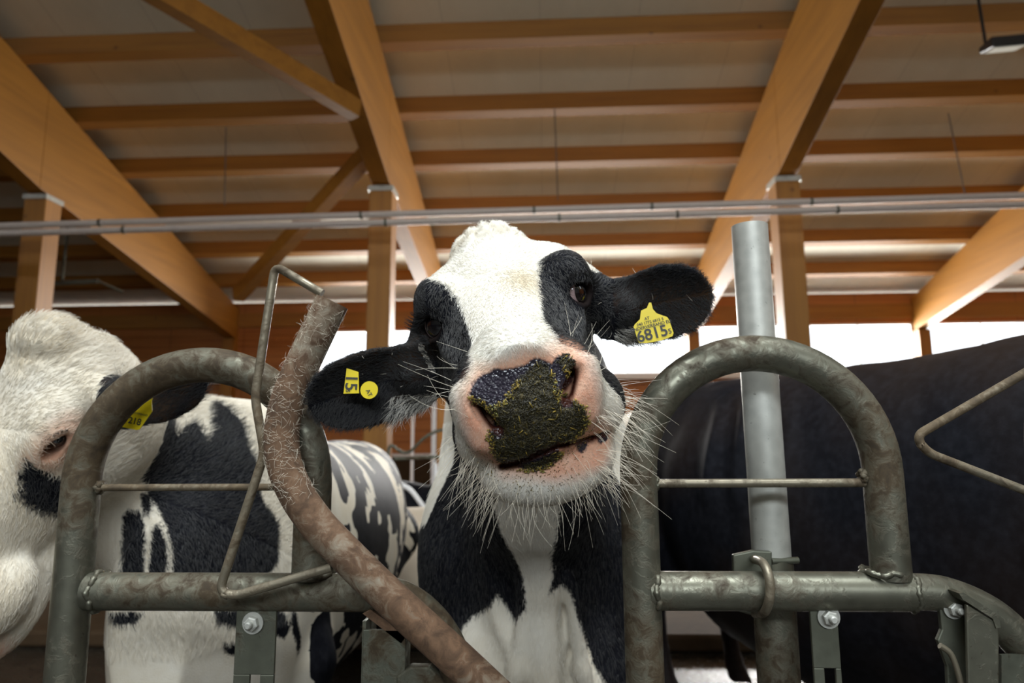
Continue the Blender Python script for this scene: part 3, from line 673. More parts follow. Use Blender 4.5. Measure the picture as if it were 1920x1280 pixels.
# neck and body
n0 = H2W((0, .09, -.045)); n1 = H2W((0, .02, -.12))
fld.chain([n0, (-.03, 1.28, 1.20), (-.03, 1.62, 1.18)], [.098, .14, .20], .05)
fld.chain([n1, (-.02, 1.22, 1.02), (-.02, 1.50, .90)], [.07, .10, .17], .05)
BODY = [(1.30, -.025, .085, 1.12, .70), (1.42, -.025, .165, 1.24, .58), (1.56, -.025, .215, 1.34, .50), (1.75, -.03, .245, 1.41, .46), (2.1, -.03, .29, 1.42, .46),
        (2.6, -.02, .36, 1.42, .42), (3.1, -.02, .35, 1.42, .50), (3.45, -.02, .29, 1.42, .62), (3.65, -.02, .18, 1.36, .82)]
fld.add(lambda p: sd_loft(p, BODY, 1, 2.2), (-.45, 1.28, .40), (.42, 3.7, 1.45), .05)
for s in (-1, 1):
    fld.ell((-.028+s*.142, 1.52, .86), (.105, .15, .21), k=.05)
    fld.ell((-.02+s*.10, 1.42, .66), (.09, .10, .12), k=.04)
    fld.chain([(-.02+s*.15, 1.72, .72), (-.02+s*.15, 1.68, .42), (-.02+s*.15, 1.70, .10), (-.02+s*.15, 1.66, .03)], [.12, .075, .045, .06], .04)
    fld.chain([(-.02+s*.2, 3.3, .9), (-.02+s*.2, 3.2, .6), (-.02+s*.2, 3.42, .45), (-.02+s*.2, 3.36, .1), (-.02+s*.2, 3.32, .03)], [.2, .11, .055, .042, .06], .05)
fld.chain([(-.03, 1.18, 1.02), (-.012, 1.27, .85), (-.005, 1.33, .62), (0, 1.38, .46)], [.030, .032, .030, .04], .022)      # dewlap fold
for dx, x1 in ((-.035, -.09), (.04, .10)): fld.chain([(dx, 1.26, .86), (x1*.6, 1.30, .70), (x1, 1.34, .52)], [.012, .013, .012], .02)
V, Q = fld.nets(2)
print('cow verts', len(V))
del fld
# ------------------------------------------------------------------ coats, hair and fittings of cows
def face_uv(q):
    """unrolled head surface: across = angle about the long axis of the head, along = distance from the nose"""
    return np.stack([np.arctan2(q[:, 0], q[:, 2]+.075)*.10, q[:, 1]], 1)
def coat(name, dark=(0.0075, 0.0078, 0.010), white=(0.80, 0.77, 0.69), skin=(0.68, 0.31, 0.19), scale=1.0, spec=0.02):
    t = NT(name)
    w1 = t.noise(150*scale, 3, 0.6); w2 = t.noise(40*scale, 3, 0.6); w3 = t.noise(9*scale, 3, .5)
    pa = t.math('ADD', t.attr('patch'), t.math('MULTIPLY', t.math('SUBTRACT', w1, 0.5), 0.016/scale))
    k = t.ramp(t.math('ADD', t.math('MULTIPLY', pa, 160.0*scale), 0.5), [(0.0, 0.0), (1.0, 1.0)])
    wh = t.mix(t.ramp(w3, [(0.35, 0.0), (0.75, 0.6)]), white, (0.72, 0.64, 0.50))
    wh = t.mix(t.math('MULTIPLY', t.attr('stain'), t.math('ADD', .35, w2)), wh, (0.50, 0.38, 0.20))
    dk = t.mix(t.ramp(w2, [(0.4, 0.0), (0.8, 1.0)]), dark, tuple(x*1.9+.004 for x in dark))
    dk = t.mix(t.attr('rust'), dk, (0.10, 0.055, 0.025))
    base = t.mix(k, wh, dk)
    sk = t.mix(t.ramp(t.noise(70*scale, 4, .6), [(.35, 0.0), (.75, 1.0)]), skin, (0.76, 0.46, 0.32))
    base = t.mix(t.attr('pink'), base, sk)
    lid = t.attr('lid'); base = t.mix(t.math('MULTIPLY', lid, 0.8), base, (0.035, 0.025, 0.022))
    ns = t.ramp(t.math('ADD', t.math('MULTIPLY', t.math('ADD', t.attr('nose'), t.math('MULTIPLY', t.math('SUBTRACT', w1, 0.5), .007)), 400.0), .5), [(0.0, 0.0), (1.0, 1.0)])
    vor = t.n('ShaderNodeTexVoronoi', Scale=330.0); t.set(vor.inputs['Vector'], t.obj)
    base = t.mix(ns, base, (0.028, 0.024, 0.036))
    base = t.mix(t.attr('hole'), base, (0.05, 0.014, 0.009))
    fur = t.noise(420*scale, 2, 0.7, t.mapping((1, .35, 1)))
    r = t.mix(k, (.65, .65, .65), (.60, .60, .60)); r = t.mix(t.attr('pink'), r, (.42, .42, .42)); r = t.mix(ns, r, (.09, .09, .09))
    h = t.math('ADD', fur, t.math('MULTIPLY', w2, .6)); h = t.math('ADD', h, t.math('MULTIPLY', ns, t.math('MULTIPLY', vor.outputs['Distance'], -2.6)))
    return t.out(base, r, normal=t.bump(h, 0.32, 0.0022), Specular_IOR_Level=t.math('ADD', spec, t.math('MULTIPLY', ns, .5)), Sheen_Weight=0.0)
COAT = coat('spotted_cow_coat')
def hairmat(name, tip=None):
    t = NT(name); k = t.mix(t.attr('patch'), (0.82, 0.79, 0.71), (0.009, 0.0095, 0.012)); k = t.mix(t.attr('pink'), k, (0.74, 0.46, 0.34))
    k = t.mix(t.attr('stain'), k, (0.50, 0.38, 0.20))
    return t.out(k, 0.5, Specular_IOR_Level=0.4, Sheen_Weight=0.0)
HAIR = hairmat('short_hair')
WHISK = plain('pale_whiskers', (0.92, 0.84, 0.68), 0.4)
LASH = plain('black_lashes', (0.010, 0.009, 0.009), 0.45)
def hair_obj(name, P_, rad, mat, parent, attrs=None, kind='stuff', taper=.25):
    n, k = P_.shape[:2]; hc = bpy.data.hair_curves.new(name); hc.add_curves([k]*n)
    hc.attributes['position'].data.foreach_set('vector', P_.astype(np.float32).ravel())
    tp = np.linspace(1, taper, k); R_ = (np.ones((n, 1))*np.asarray(rad).reshape(-1, 1))*tp
    ra = hc.attributes.get('radius') or hc.attributes.new('radius', 'FLOAT', 'POINT'); ra.data.foreach_set('value', R_.astype(np.float32).ravel())
    for a, v in (attrs or {}).items():
        x = hc.attributes.new(a, 'FLOAT', 'CURVE'); x.data.foreach_set('value', v.astype(np.float32))
    o = link(name, hc, mat, parent)
    if kind: o['kind'] = kind
    return o
def normals_np(V, Q):
    a, b, c, d = (V[Q[:, i]] for i in range(4)); n = np.cross(c-a, d-b); N = np.zeros_like(V)
    for i in range(4):
        for ax in range(3): N[:, ax] += np.bincount(Q[:, i], n[:, ax], len(V))
    return N/(np.linalg.norm(N, axis=1, keepdims=True)+1e-12)
def strands(P0, N, D, L, lift=.3, k=4, curl=0.0, droop=0.0):
    """hair leaving P0 along the combed direction D, raised by lift along the normal N"""
    D = D-N*np.sum(D*N, 1, keepdims=True); D /= np.linalg.norm(D, axis=1, keepdims=True)+1e-9; S = np.cross(D, N); L = np.asarray(L).reshape(-1, 1)
    out = []; ph = RS.uniform(-1, 1, (len(P0), 1))
    for i in range(k):
        t = i/(k-1); out.append(P0+D*L*t+N*L*(lift*t*(1-.35*t))+S*L*curl*ph*t*t-np.array([0, 0, 1.])*L*droop*t*t)
    return np.stack(out, 1)
def text_faces(body, size, origin, ax, ay, off):
    """flat filled letters as (verts, faces) standing on a plate"""
    cu = bpy.data.curves.new('letters', 'FONT'); cu.body = body; cu.size = size; cu.align_x = 'CENTER'; cu.align_y = 'CENTER'; cu.offset = size*.018
    o = bpy.data.objects.new('letters', cu); COL.objects.link(o); dg = bpy.context.evaluated_depsgraph_get(); me = o.evaluated_get(dg).to_mesh()
    ax, ay, origin = Vector(ax), Vector(ay), Vector(origin); n = ax.cross(ay).normalized()*off
    V_ = [origin+ax*v.co.x+ay*v.co.y+n for v in me.vertices]; F_ = [tuple(p.vertices) for p in me.polygons]
    o.evaluated_get(dg).to_mesh_clear(); bpy.data.objects.remove(o); bpy.data.curves.remove(cu)
    return V_, F_
YELLOW = plain('yellow_tag_plastic', (0.80, 0.62, 0.015), 0.35, noise=.12, Subsurface_Weight=.0)
INK = plain('black_tag_print', (0.035, 0.035, 0.03), 0.5)
def ear_tag(name, outline, lines, parent, thick=.0016, lab=None, stud=None):
    """outline: points of the plate; lines: (text, size, centre, along, upward)"""
    pts = [Vector(p) for p in outline]; c = sum(pts, Vector())/len(pts)
    n = Vector((0, 0, 0))
    for i in range(len(pts)): n += (pts[i]-c).cross(pts[(i+1) % len(pts)]-c)
    n.normalize()
    if n.y > 0: n = -n
    q = MB(); q.prism([p for p in pts], -n, thick)
    q.mi = 1
    for body, size, ctr, ax, ay in lines:
        ax = Vector(ax); ax = (ax-n*ax.dot(n)).normalized(); ay = n.cross(ax)
        ctr = Vector(ctr); ctr -= n*(ctr-pts[0]).dot(n)
        v, f = text_faces(body, size, ctr, ax, ay, .0006); q.add(v, f, False)
    q.mi = 0
    if stud is not None: q.lathe(Vector(stud)+n*.0004, n, [(0, .0055), (.003, .0052), (.0045, .003)], 16)
    me = bpy.data.meshes.new(name); me.from_pydata(q.V, [], q.F); me.update(); me.polygons.foreach_set('material_index', q.MI)
    o = link(name, me, [YELLOW, INK], parent)
    if lab: o['label'] = lab
    return o
EYEM = None
def eye_mat():
    t = NT('cow_eye'); r = t.attr('gaze'); k = t.ramp(r, [(0.0, (.003, .003, .005)), (0.50, (.005, .004, .006)), (0.56, (.012, .008, .007)), (0.66, (.010, .007, .006)), (0.70, (.42, .30, .30)), (1.0, (.60, .42, .40))])
    return t.out(k, .04, Coat_Weight=1.0, Coat_Roughness=.01, Specular_IOR_Level=.6)
EYEM = eye_mat()
def eyeball(c, gaze, r, parent, lab=None):
    c = np.asarray(c, float); g = np.asarray(gaze, float)/np.linalg.norm(gaze); u = np.cross(g, (0, 0, 1.)); u /= np.linalg.norm(u); v = np.cross(u, g)
    VV = []; ga = []; n1, n2 = 22, 32
    for i in range(n1+1):
        th = math.pi*.62*i/n1
        for j in range(n2):
            ph = 2*math.pi*j/n2; VV.append(c+r*(g*math.cos(th)*(1.04 if th < .6 else 1.0)+(u*math.cos(ph)+v*math.sin(ph))*math.sin(th))); ga.append(min(1, th/1.05))
    FF = [(i*n2+j, i*n2+(j+1) % n2, (i+1)*n2+(j+1) % n2, (i+1)*n2+j) for i in range(n1) for j in range(n2)]
    me = mesh_np('eyeball', VV, FF); set_attr(me, 'gaze', ga); o = link('eyeball', me, EYEM, parent)
    if lab: o['label'] = lab
    return o

# ---- coat of the curious cow
NV = len(V); hq = W2H(V); uv = face_uv(hq); NRM = normals_np(V, Q)
onhead = (V[:, 1] < 1.16) & (hq[:, 1] < .14) & (hq[:, 2] > -.24) & (V[:, 2] > .98)
def ear_mask(s):
    base, u, v, n, L, U_, HW, cup = EARS[s]; a = (V-base)@u/L; return a > (.02 if s > 0 else -.03)
eR = ear_mask(1) & (V[:, 0] > .10) & (V[:, 1] < 1.15) & (V[:, 2] > 1.1); eL = ear_mask(-1) & (V[:, 0] < -.15) & (V[:, 1] < 1.15) & (V[:, 2] > 1.05)
PL_ = [(-.0617, -.0129), (-.0499, -.0428), (-.0482, -.0676), (-.0474, -.1468), (-.0504, -.2433), (-.0631, -.2560), (-.09, -.245), (-.34, -.19), (-.34, .20), (-.14, .20), (-.115, .045), (-.080, .004)]
PR_ = [(.0386, -.0274), (.0430, .006), (.054, .016), (.070, .012), (.10, .045), (.13, .20), (.34, .20), (.34, -.19), (.09, -.245), (.0726, -.256), (.0402, -.2448), (.0292, -.2040), (.0331, -.1461), (.0345, -.0935)]
hp_ = -np.minimum(poly_sd(uv, PL_), poly_sd(uv, PR_))
hp_ = np.where(np.abs(uv[:, 0]) > .27, -.02, hp_)
NECKW = [(-.03, 1.10), (-.080, 1.005), (-.075, .964), (-.062, .925), (-.049, .891), (-.040, .853), (-.038, .814), (-.059, .784), (-.088, .827), (-.104, .802), (-.149, .770), (-.180, .730), (-.22, .60), (-.22, .2),
         (.20, .2), (.15, .58), (.099, .671), (.080, .705), (.060, .774), (.041, .842), (.027, .855), (.004, .840), (.012, .881), (.009, .915), (.018, .966), (.020, 1.001), (.02, 1.10)]
xz = V[:, [0, 2]]+np.stack([fbm(V, 55, 5), fbm(V, 55, 6)], 1)*.004
bp_ = poly_sd(xz, NECKW)
back = fbm(V*np.array([1, 1, .8]), 5.0, 11, 2)*.2-.02
bp_ = np.where(V[:, 1] > 1.8, back*.5, bp_)
bp_ = np.where((V[:, 1] > 1.18) & (V[:, 1] <= 1.8) & (np.abs(V[:, 0]+.03) > .160+np.clip(1.06-V[:, 2], 0, 1)*.45) & (V[:, 2] > .93), -(.02), bp_)
patch = np.where(onhead, hp_, bp_)
patch = np.where(eR | eL, .02, patch)
cl = np.linalg.norm(np.cross(V-np.array([-.174, .943, 1.238]), np.array([.018, .005, -.036])/.0405), axis=1)
patch = np.where((cl < .0045) & (V[:, 2] < 1.242) & (V[:, 2] > 1.198) & (V[:, 0] < -.14) & (V[:, 1] < .99), -.01, patch)
PINKF = [(-.0666, -.016), (-.0435, .0096), (-.02, .0172), (.0049, .0189), (.0295, .0166), (.053, .0120), (.0632, .0), (.0641, -.0246), (.0662, -.0591), (.0762, -.1051), (.0644, -.1189), (.033, -.1159), (-.0108, -.1061), (-.0429, -.1008), (-.0611, -.0763), (-.0674, -.0378)]
hxz = hq[:, [0, 2]]; front = onhead & (hq[:, 1] < -.20)
pk = np.clip(-poly_sd(hxz, PINKF)/.016+.75+.25*fbm(hq, 120, 77, 2), 0, 1)*np.clip((-.222-hq[:, 1])/.018+(hq[:, 2] < -.03)*.6, 0, 1)*.92
DARKN = [(-.0581, -.0068), (-.0535, .0016), (-.0408, .0095), (-.0266, .0120), (-.0106, .0103), (.0031, .0104), (.0124, .0152), (.0230, .0129), (.0300, .0060), (.0339, .0114), (.0481, .0096), (.0531, .0019), (.0505, -.0171), (.0410, -.0251),
         (.0311, -.0236), (.0324, -.0312), (.0459, -.0324), (.0524, -.0405), (.0532, -.0574), (.0426, -.0692), (.0217, -.0712), (.0158, -.0732), (-.0247, -.0914), (-.0389, -.0944), (-.0454, -.0642), (-.0473, -.0464), (-.0378, -.0456), (-.0353, -.0274), (-.0422, -.0218), (-.0523, -.0197)]
SP1 = [(.0390, -.0861), (.0453, -.0772), (.0533, -.0921), (.0497, -.0986), (.0413, -.0965)]; SP2 = [(.0638, -.0877), (.0782, -.0908), (.0786, -.1022), (.0682, -.1009), (.0626, -.0957)]
LIPD = [(-.0275, -.0930), (-.0015, -.081), (.0185, -.0760), (.0206, -.0876), (.0137, -.0965), (-.0043, -.1015), (-.0232, -.0987)]
GAP = [(-.016, .0125), (-.009, .0125), (-.006, .004), (-.012, .002)]
nd = np.minimum.reduce([poly_sd(hxz, DARKN), poly_sd(hxz, SP1), poly_sd(hxz, SP2), poly_sd(hxz, LIPD)])
nose = np.where(front & (hq[:, 1] < -.225), -nd, -.05)
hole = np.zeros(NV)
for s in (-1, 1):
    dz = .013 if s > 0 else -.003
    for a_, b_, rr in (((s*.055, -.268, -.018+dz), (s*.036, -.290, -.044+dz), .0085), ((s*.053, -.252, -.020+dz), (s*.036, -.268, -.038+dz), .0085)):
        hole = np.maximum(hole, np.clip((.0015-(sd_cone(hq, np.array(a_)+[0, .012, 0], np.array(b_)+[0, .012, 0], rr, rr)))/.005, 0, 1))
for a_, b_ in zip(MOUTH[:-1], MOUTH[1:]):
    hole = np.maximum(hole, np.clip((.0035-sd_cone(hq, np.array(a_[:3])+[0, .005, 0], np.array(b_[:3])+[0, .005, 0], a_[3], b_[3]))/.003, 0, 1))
lid = np.zeros(NV)
for s in (-1, 1):
    c, n, up, sd = EYE[s]; q = hq-c; e = np.sqrt((q@sd/.035)**2+(q@up/.027)**2+((q@n)/.036)**2); lid = np.maximum(lid, np.clip((1.0-e)/.25, 0, 1))
stain = np.clip(1-np.abs(uv[:, 0]-.020)/.03, 0, 1)*np.clip(1-np.abs(hq[:, 1]+.075)/.08, 0, 1)*onhead*.8
stain = np.maximum(stain, front*np.clip(1-np.abs(nd)/.012, 0, 1)*(nd > 0)*.5)
stain = np.maximum(stain, (~onhead)*np.clip((1.0-V[:, 2])/.5, 0, 1)*.35)
stain = np.maximum(stain, np.clip((hq[:, 1]-.09)/.03, 0, 1)*onhead*np.clip(.35+fbm(hq, 110, 88), 0, .7)*(hq[:, 2] > .05))
rust = (eR | eL)*np.clip(fbm(V, 30, 8)*.6, 0, .5)
# fine relief: wrinkles on the nose, tufts on the poll
pollm = np.clip(1-np.linalg.norm((hq-np.array([-.006, .125, .092]))/np.array([.07, .055, .035]), axis=1), 0, 1)*onhead
V2 = V+NRM*(pollm*np.abs(np.sin(hq[:, 0]*130+fbm(hq, 90, 21)*2.2)*np.cos(hq[:, 1]*120+fbm(hq, 80, 22)*2))*.014)[:, None]
V2 += NRM*(np.clip(nose*200, 0, 1)*fbm(hq, 700, 9, 2)*.0007)[:, None]
cow = empty('dairy_cow', (0, 2.4, 0), 'black and white cow at centre poking its feed-caked muzzle between the bars', 'cow')
me = mesh_np('body', V2, Q)
for nm_, a_ in (('patch', patch), ('pink', pk), ('nose', nose), ('hole', hole), ('lid', lid), ('stain', stain), ('rust', rust)): set_attr(me, nm_, a_)
link('body', me, COAT, cow)

# eyes and lashes
for s in (-1, 1):
    c, n, up, sd = EYE[s]; Rr = lambda v: np.asarray(v)@HR.T
    gz = n*.8+np.array([.75 if s > 0 else .1, -.30, .10]); eyeball(H2W(c-n*.0045), Rr(gz), .0235, cow)
    m = 150; a = RS.uniform(.25, math.pi-.25, m); 
    p0 = c+n*(.0175-.007*np.cos(a)**2)[:, None]+sd*(.0272*np.cos(a))[:, None]+up*(.0185*np.sin(a))[:, None]
    out = n*.75+up*.55+sd*(.5*np.cos(a))[:, None]+RS.normal(0, .12, (m, 3)); out /= np.linalg.norm(out, axis=1, keepdims=True)
    ln = RS.uniform(.012, .023, m)[:, None]; K = [p0+out*ln*t-up*ln*.35*t*(1-t)*2 for t in np.linspace(0, 1, 5)]
    hair_obj('eyelashes', H2W(np.stack(K, 1)), .0006, LASH, cow, taper=.15)

# short coat hair, combed away from the whorl on the forehead
def sample_surface(mask_v, n, V_=None):
    V_ = V2 if V_ is None else V_
    fm = mask_v[Q].all(1); q = Q[fm]; A = np.linalg.norm(np.cross(V_[q[:, 2]]-V_[q[:, 0]], V_[q[:, 3]]-V_[q[:, 1]]), axis=1); p = A/A.sum()
    i = RS.choice(len(q), n, p=p); a, b = RS.rand(2, n); w_ = np.stack([(1-a)*(1-b), a*(1-b), a*b, (1-a)*b], 1)
    return q[i], w_
def lerp(att, qi, w_):
    return (att[qi]*w_).sum(1) if att.ndim == 1 else (att[qi]*w_[..., None]).sum(1)
mk = onhead & (nose < -.001) & (hole < .1) & (lid < .35) & (NRM@CF < .55) & ~(eR | eL)
qi, w_ = sample_surface(mk, 62000); p = lerp(V2, qi, w_); n = lerp(NRM, qi, w_); h = lerp(hq, qi, w_)
d = np.stack([(h[:, 0])*2.0, np.where(h[:, 1] > -.03, 1.0, -1.0)*(.3+np.abs(h[:, 1]+.03)*6), -.35-0*h[:, 0]], 1)
d = np.where((h[:, 1:2] < -.2), np.stack([h[:, 0]*3, .35+0*h[:, 0], -.6+0*h[:, 0]], 1), d)@HR.T+RS.normal(0, .16, (len(p), 3))
pkk = lerp(pk, qi, w_); pol = lerp(pollm, qi, w_)
L = RS.uniform(.0045, .0085, len(p))*(1-.6*pkk)*(1+1.6*pol)
pa = (lerp(patch, qi, w_)+RS.normal(0, .0012, len(p)) > 0).astype(float)
jit = RS.rand(len(p))
hair_obj('short_coat', strands(p, n, d, L, .22, 4, .25), RS.uniform(.00022, .00036, len(p))*(1-.35*pkk), HAIR, cow,
         {'patch': pa*(.9+.1*jit), 'pink': np.clip(pkk*.9, 0, 1)*(1-pa), 'stain': np.clip(lerp(stain, qi, w_)*.6+.25*(jit > .8), 0, 1)*(1-pa)})
# ears: soft fringe, longer hair at the root
me_ = (eR | eL); qi, w_ = sample_surface(me_, 26000); p = lerp(V2, qi, w_); n = lerp(NRM, qi, w_)
sR = p[:, 0] > 0; u_ = np.where(sR[:, None], EARS[1][1], EARS[-1][1]); v_ = np.where(sR[:, None], EARS[1][3], EARS[-1][3])
al = np.where(sR, (p-EARS[1][0])@EARS[1][1]/EARS[1][4], (p-EARS[-1][0])@EARS[-1][1]/EARS[-1][4]); ac = np.where(sR, (p-EARS[1][0])@EARS[1][2], (p-EARS[-1][0])@EARS[-1][2])
d = u_*.8+RS.normal(0, .3, (len(p), 3)); d += np.where(sR[:, None], EARS[1][2], EARS[-1][2])*(np.sign(ac)*.7)[:, None]
lowroot = (ac < -.022) & (al < (.42))
L = RS.uniform(.006, .012, len(p))*(1+1.3*lowroot)
whiteh = (lowroot & (RS.rand(len(p)) > .45))
hair_obj('ear_hair', strands(p, n, d, L, .30, 4, .3, .15), .00026, HAIR, cow, {'patch': np.where(whiteh, 0.15, .97), 'pink': 0*al, 'stain': whiteh*.12*RS.rand(len(p))})
# neck and chest
mk = (~onhead) & ~(eR | eL) & (V[:, 1] < 1.75) & (NRM@CF < .3) & (V[:, 2] > .5) & (V[:, 2] < 1.15)
qi, w_ = sample_surface(mk, 42000); p = lerp(V2, qi, w_); n = lerp(NRM, qi, w_)
pa = (lerp(patch, qi, w_)+RS.normal(0, .002, len(p)) > 0).astype(float)
hair_obj('chest_hair', strands(p, n, np.array([[0, .15, -1.]])+RS.normal(0, .15, (len(p), 3)), RS.uniform(.007, .014, len(p)), .2, 3, .2), .00036, HAIR, cow,
         {'patch': pa*.97, 'pink': 0*pa, 'stain': np.clip(lerp(stain, qi, w_)*.8, 0, 1)*(1-pa)})
# whiskers
def whisk(sel, n, l0, l1, out, drop, spread=.35):
    qi, w_ = sample_surface(sel, n); p = lerp(V2, qi, w_); nn = lerp(NRM, qi, w_)
    d = nn+np.asarray(out)[None]@HR.T+RS.normal(0, spread, (n, 3)); d /= np.linalg.norm(d, axis=1, keepdims=True)
    L = RS.uniform(l0, l1, (n, 1)); S = RS.normal(0, .22, (n, 3)); ts = np.linspace(0, 1, 8)
    return np.stack([p+d*L*t+S*L*t*t-np.array([0, 0, 1.])*L*drop*t*t for t in ts], 1)
hx, hy, hz = hq.T; mz = onhead & (hy < -.17) & (nose < -.002) & (hole < .1)
W_ = [whisk(mz & (hz < -.085) & (NRM@CF < .2), 150, .010, .040, (0, -.2, -.7), .25),
      whisk(mz & (hx > .055) & (hz < -.055), 150, .016, .058, (.9, -.3, -.45), .30),
      whisk(mz & (hx < -.045) & (hz < -.075), 85, .012, .048, (-.7, -.2, -.6), .35),
      whisk(mz & (hx < -.052) & (hz > -.04) & (hz < .01), 12, .025, .050, (-.8, -.2, .6), -.1, .5),
      whisk(mz & (hx > .050) & (hz > -.02), 9, .022, .045, (.6, .0, .9), -.2, .6),
      whisk(mz & (hx > .03) & (hz < -.05), 60, .008, .024, (.3, -.4, -.2), .3),
      whisk(onhead & (np.abs(hy-.02) < .04) & (np.abs(hx) > .095), 40, .008, .02, (0, 0, .3), 0)]
hair_obj('whiskers', np.concatenate(W_), .00021, WHISK, cow, taper=.3)

# chewed silage caked over the nose
FEED = [(-.0581, -.0100), (-.050, -.0140), (-.043, -.0180), (-.0340, -.0215), (-.022, -.0180), (-.0130, -.0080), (-.004, .0010), (.0100, .0075), (.0180, .0110), (.0260, .0040), (.0270, -.0080), (.0290, -.0236), (.0324, -.0312), (.0459, -.0324), (.0524, -.0405), (.0532, -.0574), (.0426, -.0692),
        (.0217, -.0722), (.0180, -.0745), (-.0247, -.0924), (-.0389, -.0954), (-.0454, -.0642), (-.0473, -.0464), (-.0378, -.0476), (-.0353, -.0294), (-.0422, -.0228), (-.0523, -.0207)]
FEED2 = [(.036, .0085), (.047, .0085), (.052, .001), (.050, -.010), (.044, -.008), (.040, .000)]
fd = np.minimum.reduce([poly_sd(hxz, FEED), poly_sd(hxz, FEED2), poly_sd(hxz, LIPD)])+fbm(hq, 260, 31)*.0012
fm = front & (hq[:, 1] < -.225) & (fd < .001) & (hole < .5); 
fq = Q[fm[Q].all(1)]; ids = np.unique(fq); mp = -np.ones(NV, int); mp[ids] = np.arange(len(ids)); q_ = mp[fq]; P_ = V2[ids]; Nn = NRM[ids]; fdv = fd[ids]
for _ in range(2):      # subdivide quads
    e = np.sort(np.concatenate([q_[:, [i, (i+1) % 4]] for i in range(4)]), 1); ue, inv = np.unique(e, axis=0, return_inverse=True); inv = inv.ravel(); m = len(q_); n0_ = len(P_)
    mid = P_[ue].mean(1); ctr = P_[q_].mean(1); em = [inv[i*m:(i+1)*m]+n0_ for i in range(4)]; cc = np.arange(m)+n0_+len(ue)
    P_ = np.concatenate([P_, mid, ctr]); nn2 = np.concatenate([Nn, Nn[ue].mean(1), Nn[q_].mean(1)]); Nn = nn2/np.linalg.norm(nn2, axis=1, keepdims=True); fdv = np.concatenate([fdv, fdv[ue].mean(1), fdv[q_].mean(1)])
    q_ = np.concatenate([np.stack([q_[:, i], em[i], cc, em[i-1]], 1) for i in range(4)])
hb = np.abs(fbm(P_, 420, 41, 2))*.0013+np.abs(fbm(P_, 1100, 42, 2))*.0011+.0008; edge = np.clip(-fdv/.003, 0, 1)
P3 = P_+Nn*(hb*edge-.0002)[:, None]
t = NT('chewed_silage'); n1 = t.noise(260, 5, .7); n2 = t.noise(900, 3, .7, t.mapping((1, .4, .5), (0, .6, 0)))
k = t.ramp(n1, [(.30, (.007, .006, .005)), (.50, (.035, .028, .008)), (.62, (.085, .062, .012)), (.78, (.30, .20, .03))])
k = t.mix(t.ramp(n2, [(.54, 0.0), (.68, .8)]), k, (.16, .12, .03))
SIL = t.out(k, t.ramp(n2, [(.3, .25), (.7, .6)]), normal=t.bump(t.math('ADD', n1, n2), .8, .0012))
me = mesh_np('caked_silage', P3, q_); o = link('caked_silage', me, SIL, cow)
# loose chips of grass stuck in it
t = NT('grass_chips'); a = t.attr('tone'); GC = t.out(t.ramp(a, [(0.0, (.014, .012, .006)), (.42, (.055, .045, .012)), (.66, (.14, .105, .02)), (.86, (.42, .28, .03)), (1.0, (.34, .36, .10))]), .4)
mk2 = front & (hq[:, 1] < -.225) & (fd < .003) & (hole < .6)
def chips(sel, n, l0, l1, wd, tone, lift=.0022):
    qi, w_ = sample_surface(sel, n); p = lerp(V2, qi, w_); nn = lerp(NRM, qi, w_); d = RS.normal(size=(n, 3)); d -= nn*np.sum(d*nn, 1, keepdims=True); d /= np.linalg.norm(d, axis=1, keepdims=True)
    d += nn*RS.normal(0, .22, (n, 1)); s_ = np.cross(d, nn); L = RS.uniform(l0, l1, (n, 1)); W2 = RS.uniform(.4, 1, (n, 1))*wd; p = p+nn*RS.uniform(.0008, lift, (n, 1))
    c = np.stack([p-d*L-s_*W2, p+d*L-s_*W2, p+d*L+s_*W2, p-d*L+s_*W2, p-d*L-s_*W2+nn*W2, p+d*L-s_*W2+nn*W2, p+d*L+s_*W2+nn*W2, p-d*L+s_*W2+nn*W2], 1).reshape(-1, 3)
    f = np.array([(0,3,2,1),(4,5,6,7),(0,1,5,4),(1,2,6,5),(2,3,7,6),(3,0,4,7)]); f = (f[None]+8*np.arange(n)[:, None, None]).reshape(-1, 4)
    return c, f, np.repeat(tone(n), 8)
cs = [chips(mk2, 6500, .0005, .0016, .00040, lambda n: RS.beta(1.1, 5.0, n)*.85, .0026), chips(mk2, 110, .0015, .0045, .00055, lambda n: RS.uniform(.4, .85, n), .0034),
      chips(front & (hq[:, 1] < -.22) & (np.abs(fd) < .005) & (hxz[:, 1] < 0) & (hole < .5), 1150, .0005, .0020, .00050, lambda n: RS.uniform(.55, 1., n), .0026),
      chips(front & (hz < -.06) & (fd < .030) & (fd > 0), 420, .0004, .0012, .0003, lambda n: RS.uniform(.2, .9, n), .0012)]
off = 0; FV, FQ, FT = [], [], []
for c_, f_, t_ in cs: FV.append(c_); FQ.append(f_+off); FT.append(t_); off += len(c_)
me = mesh_np('grass_chips', np.concatenate(FV), np.concatenate(FQ), False); set_attr(me, 'tone', np.concatenate(FT)); o = link('grass_chips', me, GC, cow); o['kind'] = 'stuff'

